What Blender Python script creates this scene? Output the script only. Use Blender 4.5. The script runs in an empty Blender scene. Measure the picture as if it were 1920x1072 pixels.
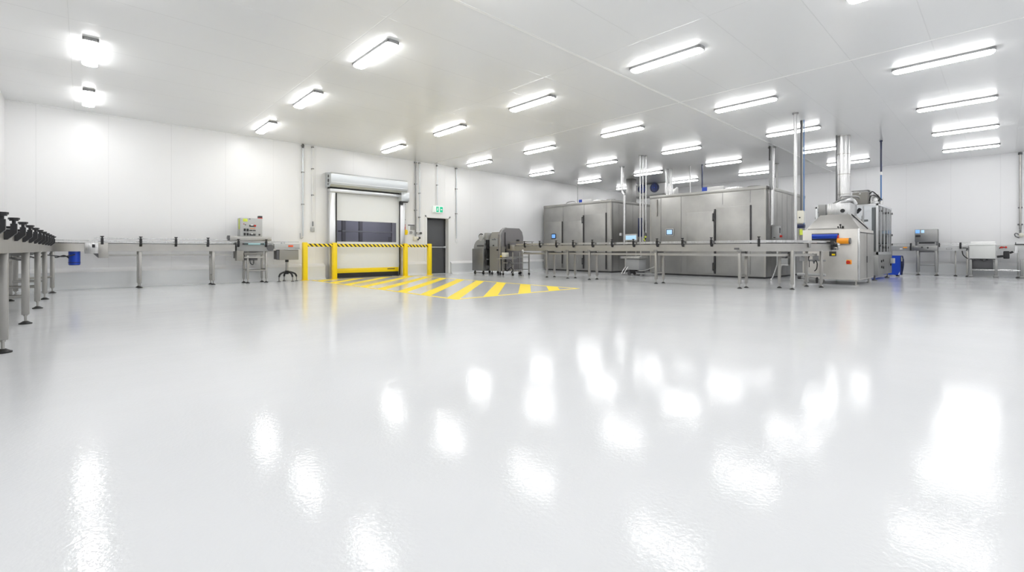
import bpy, bmesh, math, random
from mathutils import Vector, Matrix
random.seed(7)
SC = bpy.context.scene; COL = SC.collection
PI = math.pi
EYE = 0.87; CEIL = 4.02; YL = 14.25; XB = 22.0; XE = -1.2; YR = -6.5
# ------------------------------------------------------------------ camera
cd = bpy.data.cameras.new('camera'); cam = bpy.data.objects.new('camera', cd); COL.objects.link(cam)
cam.location = (0, 0, EYE); cam.rotation_euler = (PI/2, 0, math.radians(-43.0))
cd.sensor_width = 36; cd.lens = 862/1920*36; cd.shift_y = -67/1920; cd.clip_end = 200
SC.camera = cam
FW = (math.cos(math.radians(47)), math.sin(math.radians(47)))
RT = (FW[1], -FW[0])
def ray(px):
    u = (px-960)/862; return FW[0]+u*RT[0], FW[1]+u*RT[1]
def onX(px, X):            # y of the point on the plane x = X seen in picture column px
    a, b = ray(px); return X/a*b
def onY(px, Y):
    a, b = ray(px); return Y/b*a
# ------------------------------------------------------------------ materials
MATS = {}
def mat(name, col, rough=.5, metal=0, emit=None, estr=1, coat=0, trans=0, alpha=1, ior=1.5, spec=.5):
    m = bpy.data.materials.new(name); m.use_nodes = True
    b = m.node_tree.nodes['Principled BSDF']
    b.inputs['Base Color'].default_value = (*col, 1); b.inputs['Roughness'].default_value = rough
    b.inputs['Metallic'].default_value = metal; b.inputs['IOR'].default_value = ior
    b.inputs['Coat Weight'].default_value = coat; b.inputs['Transmission Weight'].default_value = trans
    b.inputs['Alpha'].default_value = alpha; b.inputs['Specular IOR Level'].default_value = spec
    if emit: b.inputs['Emission Color'].default_value = (*emit, 1); b.inputs['Emission Strength'].default_value = estr
    MATS[name] = m; return m
def nd(m, t, **kw):
    n = m.node_tree.nodes.new(t)
    for k, v in kw.items(): setattr(n, k, v)
    return n
def lk(m, a, b): m.node_tree.links.new(a, b)
def coords(m, scale=(1, 1, 1), kind='Object'):
    if kind == 'World':
        g = nd(m, 'ShaderNodeNewGeometry'); o = g.outputs['Position']
    else:
        t = nd(m, 'ShaderNodeTexCoord'); o = t.outputs[kind]
    mp = nd(m, 'ShaderNodeMapping'); mp.inputs['Scale'].default_value = scale
    lk(m, o, mp.inputs['Vector']); return mp.outputs['Vector']
def noise(m, vec, scale, detail=2, rough=.5):
    n = nd(m, 'ShaderNodeTexNoise'); n.inputs['Scale'].default_value = scale; n.inputs['Detail'].default_value = detail
    n.inputs['Roughness'].default_value = rough; lk(m, vec, n.inputs['Vector']); return n.outputs['Fac']
def mrange(m, v, a, b, c, d):
    n = nd(m, 'ShaderNodeMapRange'); n.inputs[1].default_value = a; n.inputs[2].default_value = b
    n.inputs[3].default_value = c; n.inputs[4].default_value = d; lk(m, v, n.inputs[0]); return n.outputs[0]
def mth(m, op, a, b=None):
    n = nd(m, 'ShaderNodeMath', operation=op)
    for i, v in enumerate((a, b)):
        if v is None: continue
        if isinstance(v, (int, float)): n.inputs[i].default_value = v
        else: lk(m, v, n.inputs[i])
    return n.outputs[0]
def bump(m, h, strength, dist=.01, nxt=None):
    n = nd(m, 'ShaderNodeBump'); n.inputs['Strength'].default_value = strength; n.inputs['Distance'].default_value = dist
    lk(m, h, n.inputs['Height'])
    if nxt: lk(m, nxt, n.inputs['Normal'])
    return n.outputs['Normal']
def bs(m): return m.node_tree.nodes['Principled BSDF']
def mixcol(m, f, c1, c2):
    n = nd(m, 'ShaderNodeMix', data_type='RGBA')
    lk(m, f, n.inputs[0]); n.inputs[6].default_value = (*c1, 1); n.inputs[7].default_value = (*c2, 1); return n.outputs[2]

def steel(name, col, rough, wav=.25, metal=1.0):
    m = mat(name, col, rough, metal)
    v = coords(m, (1, 1, 1)); vs = coords(m, (60, 60, 1.2))
    g = noise(m, vs, 3, 3)
    lk(m, mrange(m, g, .3, .7, rough-.06, rough+.08), bs(m).inputs['Roughness'])
    big = noise(m, v, 1.1, 2)
    n1 = bump(m, big, wav, .05)
    n2 = bump(m, g, .05, .002, n1); lk(m, n2, bs(m).inputs['Normal'])
    c = noise(m, v, 2.5, 4)
    lk(m, mixcol(m, mrange(m, c, .3, .7, 0, 1), tuple(x*.93 for x in col), tuple(min(1, x*1.05) for x in col)), bs(m).inputs['Base Color'])
    return m
STEEL = steel('stainless_steel', (.42, .41, .39), .40)
PANEL = steel('freezer_steel', (.40, .395, .38), .43, .4)
DSTEEL = steel('dull_steel', (.31, .31, .305), .44)
LSTEEL = steel('bright_steel', (.58, .58, .58), .29)
GREYP = mat('grey_painted_metal', (.32, .325, .325), .45)
LGREY = mat('light_grey_paint', (.46, .465, .46), .4)
TAUPE = mat('warm_grey_metal', (.29, .28, .255), .45, .35)
BLACK = mat('black_plastic', (.012, .012, .014), .42)
RUB = mat('dark_rubber', (.02, .02, .02), .6)
DARK = mat('dark_recess', (.035, .035, .037), .5)
WHITE = mat('white_plastic', (.82, .82, .81), .35)
CREAM = mat('cream_enamel', (.74, .72, .62), .4)
BLUE = mat('blue_enamel', (.008, .06, .50), .35)
NAVY = mat('navy_plastic', (.008, .014, .06), .35)
LBLUE = mat('blue_hose', (.07, .19, .42), .4)
YEL = mat('yellow_paint', (.93, .68, .004), .32)
YELM = mat('yellow_floor_paint', (.90, .68, .02), .45, spec=.25)
ORANGE = mat('orange_plastic', (.9, .33, .01), .4)
RED = mat('red_plastic', (.55, .02, .01), .4)
ORED = mat('orange_red_label', (.8, .09, .01), .4)
LIME = mat('lime_sticker', (.62, .72, .08), .5)
GALV = mat('galvanised_metal', (.62, .65, .67), .32, .75)
ALU = mat('aluminium', (.72, .73, .74), .28, .85)
DGREY2 = mat('light_housing_grey', (.20, .20, .205), .45)
DOORG = mat('charcoal_door_paint', (.085, .088, .095), .45)
TEAL = mat('tinted_guard', (.35, .55, .58), .15)
DGREY = mat('dark_grey_metal', (.12, .12, .125), .4, .3)
SCREEN = mat('display_screen', (.1, .25, .5), .2, emit=(.20, .42, .85), estr=.4)
SCREEN2 = mat('pale_display_screen', (.4, .6, .8), .2, emit=(.4, .65, .9), estr=.28)
GREEN = mat('exit_green', (.0, .38, .20), .4, emit=(.0, .62, .34), estr=.22)
EXITW = mat('exit_white', (.85, .9, .87), .4, emit=(.8, 1, .9), estr=.06)
LIGHT = mat('lamp_diffuser', (.9, .9, .9), .3, emit=(1, .998, .993), estr=16.5)
ANTE_FILL = mat('anteroom_fill_glow', (.9, .9, .9), .3, emit=(.9, .9, 1), estr=48)  # strong glow for the added fill lamp in the anteroom
HOODG = mat('hood_grey', (.25, .24, .245), .45, .3)
CABW = mat('pale_cabinet_enamel', (.62, .63, .61), .4)
BELT = mat('conveyor_belt', (.30, .31, .32), .4)
CURT = mat('door_curtain', (.77, .79, .80), .42)
MAPP = mat('printed_sheet', (.75, .77, .78), .4)
# clear guards and panes: real thin glass-like sheets
def clear(name, tint, a):
    m = bpy.data.materials.new(name); m.use_nodes = True
    nt = m.node_tree; nt.nodes.clear()
    o = nt.nodes.new('ShaderNodeOutputMaterial'); mx = nt.nodes.new('ShaderNodeMixShader')
    t = nt.nodes.new('ShaderNodeBsdfTransparent'); g = nt.nodes.new('ShaderNodeBsdfGlossy')
    t.inputs[0].default_value = (*tint, 1); g.inputs['Roughness'].default_value = .05
    f = nt.nodes.new('ShaderNodeFresnel'); f.inputs['IOR'].default_value = 1.22
    ad = nt.nodes.new('ShaderNodeMath'); ad.operation = 'ADD'; ad.inputs[1].default_value = a
    nt.links.new(f.outputs[0], ad.inputs[0]); nt.links.new(ad.outputs[0], mx.inputs[0])
    nt.links.new(t.outputs[0], mx.inputs[1]); nt.links.new(g.outputs[0], mx.inputs[2]); nt.links.new(mx.outputs[0], o.inputs[0])
    MATS[name] = m; return m
GLASS = clear('clear_guard', (.95, .965, .975), .005)
VISION = clear('vision_pane', (.80, .80, .84), .02)
# striped barrier material
HAZ = mat('hazard_stripes', (.9, .65, .01), .4)
v = coords(HAZ, (1, 1, 1), 'World'); sp = nd(HAZ, 'ShaderNodeSeparateXYZ'); lk(HAZ, v, sp.inputs[0])
s_ = mth(HAZ, 'FRACT', mth(HAZ, 'MULTIPLY', mth(HAZ, 'ADD', sp.outputs[0], mth(HAZ, 'MULTIPLY', sp.outputs[2], 1.0)), 7.6))
lk(HAZ, mixcol(HAZ, mth(HAZ, 'GREATER_THAN', s_, .56), (.93, .70, .01), (.02, .02, .02)), bs(HAZ).inputs['Base Color'])
# floor: glossy cast resin
FLOOR = mat('white_resin_floor', (.80, .805, .815), .09, spec=.09)
v = coords(FLOOR, (1, 1, 1), 'World')
o1 = noise(FLOOR, v, 60, 2, .5); o2 = noise(FLOOR, v, 1.3, 2); o3 = noise(FLOOR, coords(FLOOR, (.9, 2.2, 1), 'World'), 2.2, 3)
nn = bump(FLOOR, o2, .18, .012); nn = bump(FLOOR, o3, .14, .006, nn); nn = bump(FLOOR, o1, .30, .0019, nn); lk(FLOOR, nn, bs(FLOOR).inputs['Normal'])
lk(FLOOR, mrange(FLOOR, noise(FLOOR, v, .6, 3), .35, .65, .06, .10), bs(FLOOR).inputs['Roughness'])
lk(FLOOR, mixcol(FLOOR, mrange(FLOOR, noise(FLOOR, v, .8, 4), .35, .65, 0, 1), (.635, .645, .657), (.66, .668, .68)), bs(FLOOR).inputs['Base Color'])
# wall and ceiling sandwich panels with narrow joints
def panels(name, col, rough, axis, step, off, strength, wav):
    m = mat(name, col, rough)
    v = coords(m, (1, 1, 1), 'World'); sp = nd(m, 'ShaderNodeSeparateXYZ'); lk(m, v, sp.inputs[0])
    hs = None
    for a, st, of in zip(axis, step, off):
        f = mth(m, 'FRACT', mth(m, 'MULTIPLY', mth(m, 'SUBTRACT', sp.outputs[a], of-st*50), 1/st))
        d = mth(m, 'MINIMUM', f, mth(m, 'SUBTRACT', 1, f))
        line = mrange(m, mth(m, 'MULTIPLY', d, st), 0, .008, 0, 1)
        hs = line if hs is None else mth(m, 'MINIMUM', hs, line)
    n1 = bump(m, noise(m, coords(m, (1, 1, .35), 'World'), 1.0, 2), wav, .02)
    lk(m, bump(m, hs, strength, .004, n1), bs(m).inputs['Normal'])
    lk(m, mixcol(m, hs, tuple(c*.90 for c in col), col), bs(m).inputs['Base Color']); bs(m).inputs['Specular IOR Level'].default_value = .4
    return m
WALLX = panels('white_wall_panels_left', (.845, .845, .845), .30, (0,), (1.18,), (.43,), .5, .12)
WALLY = panels('white_wall_panels_back', (.80, .80, .805), .30, (1,), (1.18,), (.1,), .5, .12)
CEILM = panels('white_ceiling_panels', (.80, .805, .805), .22, (0, 1), (3.15, .99), (9.3, 4.72), .35, .06)
KERB = mat('grey_kerb', (.72, .735, .74), .35)
KERBL = mat('pale_kerb_ledge', (.78, .78, .78), .35)
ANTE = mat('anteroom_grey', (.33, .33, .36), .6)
# ------------------------------------------------------------------ mesh builder
class MB:
    def __init__(s): s.bm = bmesh.new()
    def box(s, x0, x1, y0, y1, z0, z1, bev=0, rz=0):
        if x0 > x1: x0, x1 = x1, x0
        if y0 > y1: y0, y1 = y1, y0
        if z0 > z1: z0, z1 = z1, z0
        r = bmesh.ops.create_cube(s.bm, size=1)['verts']
        c = Vector(((x0+x1)/2, (y0+y1)/2, (z0+z1)/2)); R = Matrix.Rotation(rz, 3, 'Z')
        for q in r: q.co = R @ Vector((q.co.x*(x1-x0), q.co.y*(y1-y0), q.co.z*(z1-z0))) + c
        if bev:
            bev = min(bev, .45*min(x1-x0, y1-y0, z1-z0))
            es = list({e for q in r for e in q.link_edges})
            bmesh.ops.bevel(s.bm, geom=es, offset=bev, segments=2, affect='EDGES', profile=.5)
        return s
    def cyl(s, p, q, r, seg=16, r2=None, cap=True):
        p, q = Vector(p), Vector(q); d = q-p; L = d.length
        if L < 1e-6: return s
        M = Matrix.Translation((p+q)/2) @ d.to_track_quat('Z', 'Y').to_matrix().to_4x4()
        res = bmesh.ops.create_cone(s.bm, cap_ends=cap, segments=seg, radius1=r, radius2=r if r2 is None else r2, depth=L, matrix=M)
        return s
    def sph(s, c, r, sx=1, sy=1, sz=1, seg=14):
        M = Matrix.Translation(c) @ Matrix.Diagonal((sx, sy, sz, 1))
        bmesh.ops.create_uvsphere(s.bm, u_segments=seg, v_segments=seg//2+2, radius=r, matrix=M); return s
    def prism(s, pts, axis, a, b):      # polygon in the plane normal to axis, extruded from a to b
        def P(u, w, t): return {'x': (t, u, w), 'y': (u, t, w), 'z': (u, w, t)}[axis]
        v0 = [s.bm.verts.new(P(u, w, a)) for u, w in pts]; v1 = [s.bm.verts.new(P(u, w, b)) for u, w in pts]
        s.bm.faces.new(v0); s.bm.faces.new(v1[::-1]); n = len(pts)
        for i in range(n): s.bm.faces.new((v0[i], v0[(i+1) % n], v1[(i+1) % n], v1[i]))
        return s
    def loft(s, a, b):                   # closed solid between two loops of 3-D points
        v0 = [s.bm.verts.new(p) for p in a]; v1 = [s.bm.verts.new(p) for p in b]; n = len(a)
        s.bm.faces.new(v0); s.bm.faces.new(v1[::-1])
        for i in range(n): s.bm.faces.new((v0[i], v0[(i+1) % n], v1[(i+1) % n], v1[i]))
        return s
    def tube(s, pts, r, seg=8):
        P = [Vector(p) for p in pts]
        if len(P) > 2:                   # smooth the hose
            out = []
            for i in range(len(P)-1):
                p0 = P[max(i-1, 0)]; p1 = P[i]; p2 = P[i+1]; p3 = P[min(i+2, len(P)-1)]
                for k in range(5):
                    t = k/5
                    out.append(.5*((2*p1)+(p2-p0)*t+(2*p0-5*p1+4*p2-p3)*t*t+(3*p1-p0-3*p2+p3)*t**3))
            out.append(P[-1]); P = out
        rings = []
        for i, p in enumerate(P):
            d = (P[min(i+1, len(P)-1)]-P[max(i-1, 0)]).normalized()
            up = Vector((0, 0, 1)) if abs(d.z) < .95 else Vector((1, 0, 0))
            a = d.cross(up).normalized(); b = a.cross(d)
            rings.append([s.bm.verts.new(p+r*(math.cos(2*PI*k/seg)*a+math.sin(2*PI*k/seg)*b)) for k in range(seg)])
        for i in range(len(rings)-1):
            for k in range(seg): s.bm.faces.new((rings[i][k], rings[i][(k+1) % seg], rings[i+1][(k+1) % seg], rings[i+1][k]))
        s.bm.faces.new(rings[0][::-1]); s.bm.faces.new(rings[-1]); return s
    def sweep(s, path, o0, o1, z0, z1):  # rectangular section swept along a floor path; o0..o1 is the offset to the right of travel
        n = len(path); R = []
        for i, (x, y) in enumerate(path):
            a = Vector(path[max(i-1, 0)]); b = Vector(path[min(i+1, n-1)]); d = (b-a).normalized(); nr = Vector((d.y, -d.x))
            if 0 < i < n-1:
                d1 = (Vector(path[i])-a).normalized(); k = 1/max(.5, d.dot(d1))
            else: k = 1
            p = Vector((x, y))
            A = p+nr*o0*k; B = p+nr*o1*k
            R.append([s.bm.verts.new((A.x, A.y, z0)), s.bm.verts.new((B.x, B.y, z0)), s.bm.verts.new((B.x, B.y, z1)), s.bm.verts.new((A.x, A.y, z1))])
        for i in range(n-1):
            for k in range(4): s.bm.faces.new((R[i][k], R[i][(k+1) % 4], R[i+1][(k+1) % 4], R[i+1][k]))
        s.bm.faces.new(R[0][::-1]); s.bm.faces.new(R[-1]); return s
    def clusters(s):                     # vertices grouped into pieces whose boxes touch
        bm = s.bm; bm.verts.index_update(); bm.verts.ensure_lookup_table(); seen = set(); isl = []
        for v0 in bm.verts:
            if v0.index in seen: continue
            st = [v0]; seen.add(v0.index); g = []
            while st:
                a = st.pop(); g.append(a.index)
                for e in a.link_edges:
                    b = e.other_vert(a)
                    if b.index not in seen: seen.add(b.index); st.append(b)
            co = [bm.verts[i].co for i in g]
            isl.append([g, [min(c[k] for c in co)-.004 for k in range(3)], [max(c[k] for c in co)+.004 for k in range(3)]])
        ch = True
        n = len(isl); par = list(range(n))
        def f(i):
            while par[i] != i: i = par[i]
            return i
        for i in range(n):
            for j in range(i+1, n):
                if all(isl[i][1][k] <= isl[j][2][k] and isl[j][1][k] <= isl[i][2][k] for k in range(3)): par[f(j)] = f(i)
        out = {}
        for i in range(n): out.setdefault(f(i), []).extend(isl[i][0])
        return list(out.values())
    def build(s, name, m, parent=None, smooth=True, label=None, isl=True):
        bm = s.bm
        bmesh.ops.recalc_face_normals(bm, faces=bm.faces)
        if parent is not None and isl:
            cl = s.clusters()
            if len(cl) > 1:
                first = None
                for c_ in cl:
                    q_ = MB(); q_.bm.free(); q_.bm = s.bm.copy()
                    keep = set(c_)
                    bmesh.ops.delete(q_.bm, geom=[x_ for x_ in q_.bm.verts if x_.index not in keep], context='VERTS')
                    o_ = q_.build(name, m, parent, smooth, label, False); first = first or o_
                s.bm.free(); return first
        w = parent
        off = Vector((0, 0, 0))
        while w is not None: off += w.location; w = w.parent
        me = bpy.data.meshes.new(name)
        if parent is None:
            xs = [q.co for q in bm.verts]
            c = Vector(((min(p.x for p in xs)+max(p.x for p in xs))/2, (min(p.y for p in xs)+max(p.y for p in xs))/2, min(p.z for p in xs)))
            bmesh.ops.translate(bm, verts=bm.verts, vec=-c)
        else:
            c = Vector((0, 0, 0)); bmesh.ops.translate(bm, verts=bm.verts, vec=-off)
        bm.to_mesh(me); bm.free(); me.materials.append(m)
        if smooth:
            for p in me.polygons: p.use_smooth = True
            me.set_sharp_from_angle(angle=math.radians(35))
        o = bpy.data.objects.new(name, me); COL.objects.link(o)
        if parent: o.parent = parent
        else: o.location = c
        if label: o['label'] = label
        return o
def tag(o, label, cat, group=None):
    o['label'] = label; o['category'] = cat
    if group: o['group'] = group
    return o
def thing(name, loc, label, cat, group=None):
    o = bpy.data.objects.new(name, None); COL.objects.link(o); o.location = loc; o.empty_display_size = .1
    return tag(o, label, cat, group)
def struct(o): o['kind'] = 'structure'; return o
def copy_tree(o, parent=None):
    c = o.copy(); COL.objects.link(c)
    if parent: c.parent = parent
    for ch in list(o.children): copy_tree(ch, c)
    return c
# ------------------------------------------------------------------ the room
fl = struct(MB().box(XE-.3, XB+.3, YR-.3, YL+.3, -.2, 0).build('floor', FLOOR, smooth=False))
struct(MB().box(XE-.3, XB+.3, YR-.3, YL+.3, CEIL, CEIL+.2).build('ceiling', CEILM, smooth=False))
DX0, DX1 = 9.05, 10.05; DZ = 2.08           # personnel door opening
RX0, RX1, RZ = 5.72, 7.86, 2.66             # roller door opening
TH = .30
m = MB()
m.box(XE-.3, RX0, YL, YL+TH, 0, CEIL).box(RX0, RX1, YL, YL+TH, RZ, CEIL).box(RX1, DX0, YL, YL+TH, 0, CEIL)
m.box(DX0, DX1, YL, YL+TH, DZ, CEIL).box(DX1, XB+.3, YL, YL+TH, 0, CEIL)
struct(m.build('wall_left', WALLX, smooth=False))
struct(MB().box(XB, XB+.3, YR, YL, 0, CEIL).build('wall_back', WALLY, smooth=False))
struct(MB().box(XE-.3, XE, YR, YL, 0, CEIL).build('wall_near', WALLY, smooth=False))
struct(MB().box(XE, XB, YR-.3, YR, 0, CEIL).build('wall_right', WALLX, smooth=False))
# kerb with cove at the foot and sloping ledge
def kerb_profile(): return [(0, 0), (.20, 0), (.155, .012), (.13, .045), (.12, .09), (.12, .375), (.105, .39), (0, .46)]
def kerb_x(mb, x0, x1): mb.prism([(YL-a, z) for a, z in kerb_profile()], 'x', x0, x1)
m = MB(); kerb_x(m, XE, 5.40); kerb_x(m, 8.16, DX0-.03); kerb_x(m, DX1+.03, XB)
b = struct(m.build('baseboard_left', KERB))
m = MB(); pr = [(0, .40), (.105, .39), (.122, .372), (.122, .378), (.108, .396), (0, .466)]
for x0, x1 in ((XE, 5.40), (8.16, DX0-.03), (DX1+.03, XB)): m.prism([(YL-a, z) for a, z in pr], 'x', x0, x1)
m.build('ledge', KERBL, b)
b = struct(MB().prism([(XB-a, z) for a, z in kerb_profile()], 'y', YR, YL-.2).build('baseboard_back', KERB))
MB().prism([(XB-a, z) for a, z in pr], 'y', YR, YL-.13).build('ledge', KERBL, b)
b = struct(MB().prism([(XE+a, z) for a, z in kerb_profile()], 'y', YR, YL-.2).build('baseboard_near', KERB))
MB().prism([(XE+a, z) for a, z in pr], 'y', YR, YL-.13).build('ledge', KERBL, b)
# the two wide ceiling joint strips and the corner profile
struct(MB().box(9.28, 9.32, YR, YL, CEIL-.004, CEIL+.01).build('trim_1', WHITE))
struct(MB().box(XE, XB, 4.70, 4.74, CEIL-.0045, CEIL+.01).build('trim_2', WHITE))
struct(MB().box(XE, XB, YL-.02, YL+.01, CEIL-.03, CEIL+.01).build('trim_3', WALLX))
struct(MB().box(XB-.02, XB+.01, YR, YL, CEIL-.03, CEIL+.01).build('trim_4', WALLY))
# anteroom behind the roller door, seen dimly through its window
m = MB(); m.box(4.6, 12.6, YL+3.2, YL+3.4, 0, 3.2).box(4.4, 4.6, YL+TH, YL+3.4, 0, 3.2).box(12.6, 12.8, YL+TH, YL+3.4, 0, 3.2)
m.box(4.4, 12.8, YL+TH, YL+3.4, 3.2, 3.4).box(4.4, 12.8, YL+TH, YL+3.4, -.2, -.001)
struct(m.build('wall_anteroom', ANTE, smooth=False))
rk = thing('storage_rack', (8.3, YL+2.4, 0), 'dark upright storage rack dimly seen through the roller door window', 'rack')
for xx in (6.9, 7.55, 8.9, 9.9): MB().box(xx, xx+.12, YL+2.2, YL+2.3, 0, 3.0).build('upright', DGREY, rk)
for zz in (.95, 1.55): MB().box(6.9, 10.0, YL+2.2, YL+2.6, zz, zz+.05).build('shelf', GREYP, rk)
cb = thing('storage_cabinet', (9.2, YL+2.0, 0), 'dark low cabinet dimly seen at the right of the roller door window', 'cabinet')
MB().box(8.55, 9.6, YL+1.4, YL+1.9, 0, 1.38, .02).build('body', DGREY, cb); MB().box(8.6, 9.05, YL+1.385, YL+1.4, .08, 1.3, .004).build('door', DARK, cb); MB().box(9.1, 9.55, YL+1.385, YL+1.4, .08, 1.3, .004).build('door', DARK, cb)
al = thing('ceiling_light', (8, YL+1.5, 3.2), 'added unseen batten light brightening the room behind the roller door', 'ceiling light')  # added lamp, out of view, lifts the anteroom behind the window pane
MB().box(7.4, 8.6, YL+1.4, YL+1.5, 3.13, 3.2, .005).build('housing', DGREY2, al); MB().box(7.42, 8.58, YL+1.4, YL+1.5, 3.08, 3.13, .01).build('diffuser', ANTE_FILL, al)
# ------------------------------------------------------------------ personnel door
d = struct(MB().box(DX0+.02, DX1-.02, YL+.22, YL+.27, .01, DZ-.02, .004).build('door_1', DOORG))
d['label'] = 'charcoal grey emergency exit door in a deep white jamb'; d['category'] = 'door'
m = MB(); m.box(DX0, DX0+.03, YL-.02, YL+.28, 0, DZ).box(DX1-.03, DX1, YL-.02, YL+.28, 0, DZ).box(DX0, DX1, YL-.02, YL+.28, DZ-.03, DZ)
m.box(DX0-.05, DX0, YL-.025, YL, 0, DZ+.05).box(DX1, DX1+.05, YL-.025, YL, 0, DZ+.05).box(DX0-.05, DX1+.05, YL-.025, YL, DZ, DZ+.05)
m.build('door_frame', WHITE, d)
m = MB(); m.box(DX0+.03, DX0+.065, YL+.19, YL+.22, 0, DZ-.03).box(DX1-.065, DX1-.03, YL+.19, YL+.22, 0, DZ-.03).box(DX0+.03, DX1-.03, YL+.19, YL+.22, DZ-.065, DZ-.03)
m.build('seal', DARK, d)
m = MB(); m.cyl((DX0+.12, YL+.12, .985), (DX1-.09, YL+.12, .985), .016).box(DX0+.09, DX0+.15, YL+.10, YL+.22, .955, 1.015, .006).box(DX1-.12, DX1-.06, YL+.10, YL+.22, .955, 1.015, .006)
m.build('push_bar', ALU, d)
MB().box(DX0, DX1, YL, YL+.3, -.01, .006).build('threshold', KERB, d)
# ------------------------------------------------------------------ roller door
d = bpy.data.objects.new('door_2', None); COL.objects.link(d); d.location = (6.75, YL, 0); struct(d)
d['label'] = 'white high speed roller door with galvanised hood, window strip and yellow bottom edge'; d['category'] = 'door'
HX0, HX1, HY = 5.44, 8.04, 13.80
prof = [(YL, 2.80), (HY+.10, 2.80), (HY+.02, 2.86), (HY, 2.93), (HY, 3.17), (HY+.04, 3.22), (YL, 3.26)]
h = MB().prism(prof, 'x', HX0+.02, HX1).build('hood', GALV, d)
c = MB().prism(prof, 'x', HX0, HX0+.02).build('end_cap', GALV, d)
m = MB()
for yy, zz, r in ((14.0, 3.12, .045), (14.0, 2.99, .055), (14.02, 2.88, .03)): m.cyl((HX0-.008, yy, zz), (HX0+.005, yy, zz), r, 20)
m.build('vent', DGREY, c)
MB().box(HX0+.03, HX1-.02, HY-.012, HY+.01, 3.165, 3.18).box(HX0+.03, HX1-.02, HY-.012, HY+.01, 2.92, 2.935).build('rib', ALU, h)
MB().box(5.5, 7.98, 14.02, YL, 2.66, 2.80, .01).build('lintel', ALU, d)
MB().box(5.5, 7.98, 14.0, YL-.01, 2.76, 2.802).build('brush_seal', BLACK, d)
for a, b_ in ((5.50, 5.72), (7.86, 8.08)):
    g = MB().box(a, b_, 14.06, YL, .01, 2.66, .008).build('guide_rail', ALU, d)
    s = b_-.035 if a < 6 else a
    MB().box(s, s+.035, 14.045, 14.07, .03, 2.64).build('brush', BLACK, g)
    MB().box(a-.04 if a < 6 else a, b_ if a < 6 else b_+.05, 14.04, YL-.12, 0, .02).build('base_plate', GALV, g)
# curtain in sections with the clear strip between
MB().box(5.70, 7.88, 14.13, 14.16, 1.80, 2.72).build('curtain', CURT, d)
MB().box(5.70, 7.88, 14.13, 14.16, .30, 1.14).build('curtain', CURT, d)
MB().box(5.70, 7.88, 14.14, 14.15, 1.14, 1.80).build('window_pane', VISION, d)
m = MB().box(5.70, 5.755, 14.128, 14.162, 1.14, 1.80).box(7.79, 7.88, 14.128, 14.162, 1.14, 1.80)
m.build('curtain_edge', CURT, d)
y_ = MB().box(5.70, 7.88, 14.11, 14.18, .155, .30, .01).build('bottom_bar', YEL, d)
MB().box(7.45, 7.72, 14.10, 14.112, .235, .262).build('marker', DARK, y_)
MB().box(5.72, 7.86, 14.115, 14.175, .015, .155).build('rubber_skirt', BLACK, d)
MB().box(7.84, 8.14, 13.86, 14.18, 2.52, 2.84, .02).build('motor_box', GALV, d)
MB().cyl((7.9, 13.95, 2.50), (7.9, 13.95, 2.40), .04).box(7.82, 8.1, 13.88, 14.0, 2.49, 2.53).build('motor_cable_gland', DARK, d)
# ------------------------------------------------------------------ yellow hatched floor marking
def clip(poly, ax, val, keep_less):
    out = []
    for i in range(len(poly)):
        p, q = poly[i], poly[(i+1) % len(poly)]
        a = (p[ax] <= val) == keep_less; b = (q[ax] <= val) == keep_less
        if a: out.append(p)
        if a != b:
            t = (val-p[ax])/(q[ax]-p[ax]); out.append((p[0]+t*(q[0]-p[0]), p[1]+t*(q[1]-p[1])))
    return out
MX0, MX1, MY0, MY1 = 4.80, 8.28, 6.60, 13.72
m = MB(); lw = .08
m.box(MX0, MX0+lw, MY0, MY1, 0, .0015).box(MX1-lw, MX1, MY0, MY1, 0, .0015).box(MX0+lw, MX1-lw, MY0, MY0+lw, 0, .0015)
m.box(MX0+lw, MX1-lw, MY1-lw, MY1, 0, .0015)
k = -4
while k < 9:
    y0 = 6.72+.91*k-.18; w = .36; X0 = MX0-.5; X1 = MX1+.5
    poly = [(X0, y0-.5), (X1, y0-.5+(X1-X0)), (X1, y0-.5+(X1-X0)+w), (X0, y0-.5+w)]
    for ax, val, less in ((0, MX1-lw, True), (0, MX0+lw, False), (1, MY1-lw, True), (1, MY0+lw, False)):
        poly = clip(poly, ax, val, less) if poly else poly
    if len(poly) >= 3: m.prism(poly, 'z', 0, .0015)
    k += 1
m.build('floor_marking', YELM, fl, smooth=False, label='yellow painted rectangle with diagonal stripes in front of the roller door')
# ------------------------------------------------------------------ ceiling lights
def make_light():
    t = thing('ceiling_light', (0, 0, CEIL), 'x', 'ceiling light', 'batten lights on the ceiling')
    L = .62
    MB().box(-.094, .094, -L, L, CEIL-.045, CEIL-.003, .004).box(-.05, .05, -L+.1, L-.1, CEIL-.005, CEIL).build('housing', DGREY2, t)
    pr = [(-.095, CEIL-.045), (-.097, CEIL-.062), (-.085, CEIL-.072), (-.05, CEIL-.082), (.05, CEIL-.082), (.085, CEIL-.072), (.097, CEIL-.062), (.095, CEIL-.045)]
    def sc(k): return [(x*k, CEIL-.045+(z-CEIL+.045)*k) for x, z in pr]
    m = MB(); ys = [(-L+.012, .55), (-L+.03, .85), (-L+.06, 1), (L-.06, 1), (L-.03, .85), (L-.012, .55)]; rg = []
    for y, k in ys: rg.append([m.bm.verts.new((x, y, z)) for x, z in sc(k)])
    for a, b in zip(rg, rg[1:]):
        for i in range(8): m.bm.faces.new((a[i], a[(i+1) % 8], b[(i+1) % 8], b[i]))
    m.bm.faces.new(rg[0]); m.bm.faces.new(rg[-1][::-1])
    m.build('diffuser', LIGHT, t)
    m = MB()
    for s in (-1, 1): m.box(-.07, .07, s*L-.010, s*L+.010, CEIL-.048, CEIL-.002, .003)
    m.build('end_cap', GREYP, t)
    return t
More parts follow.
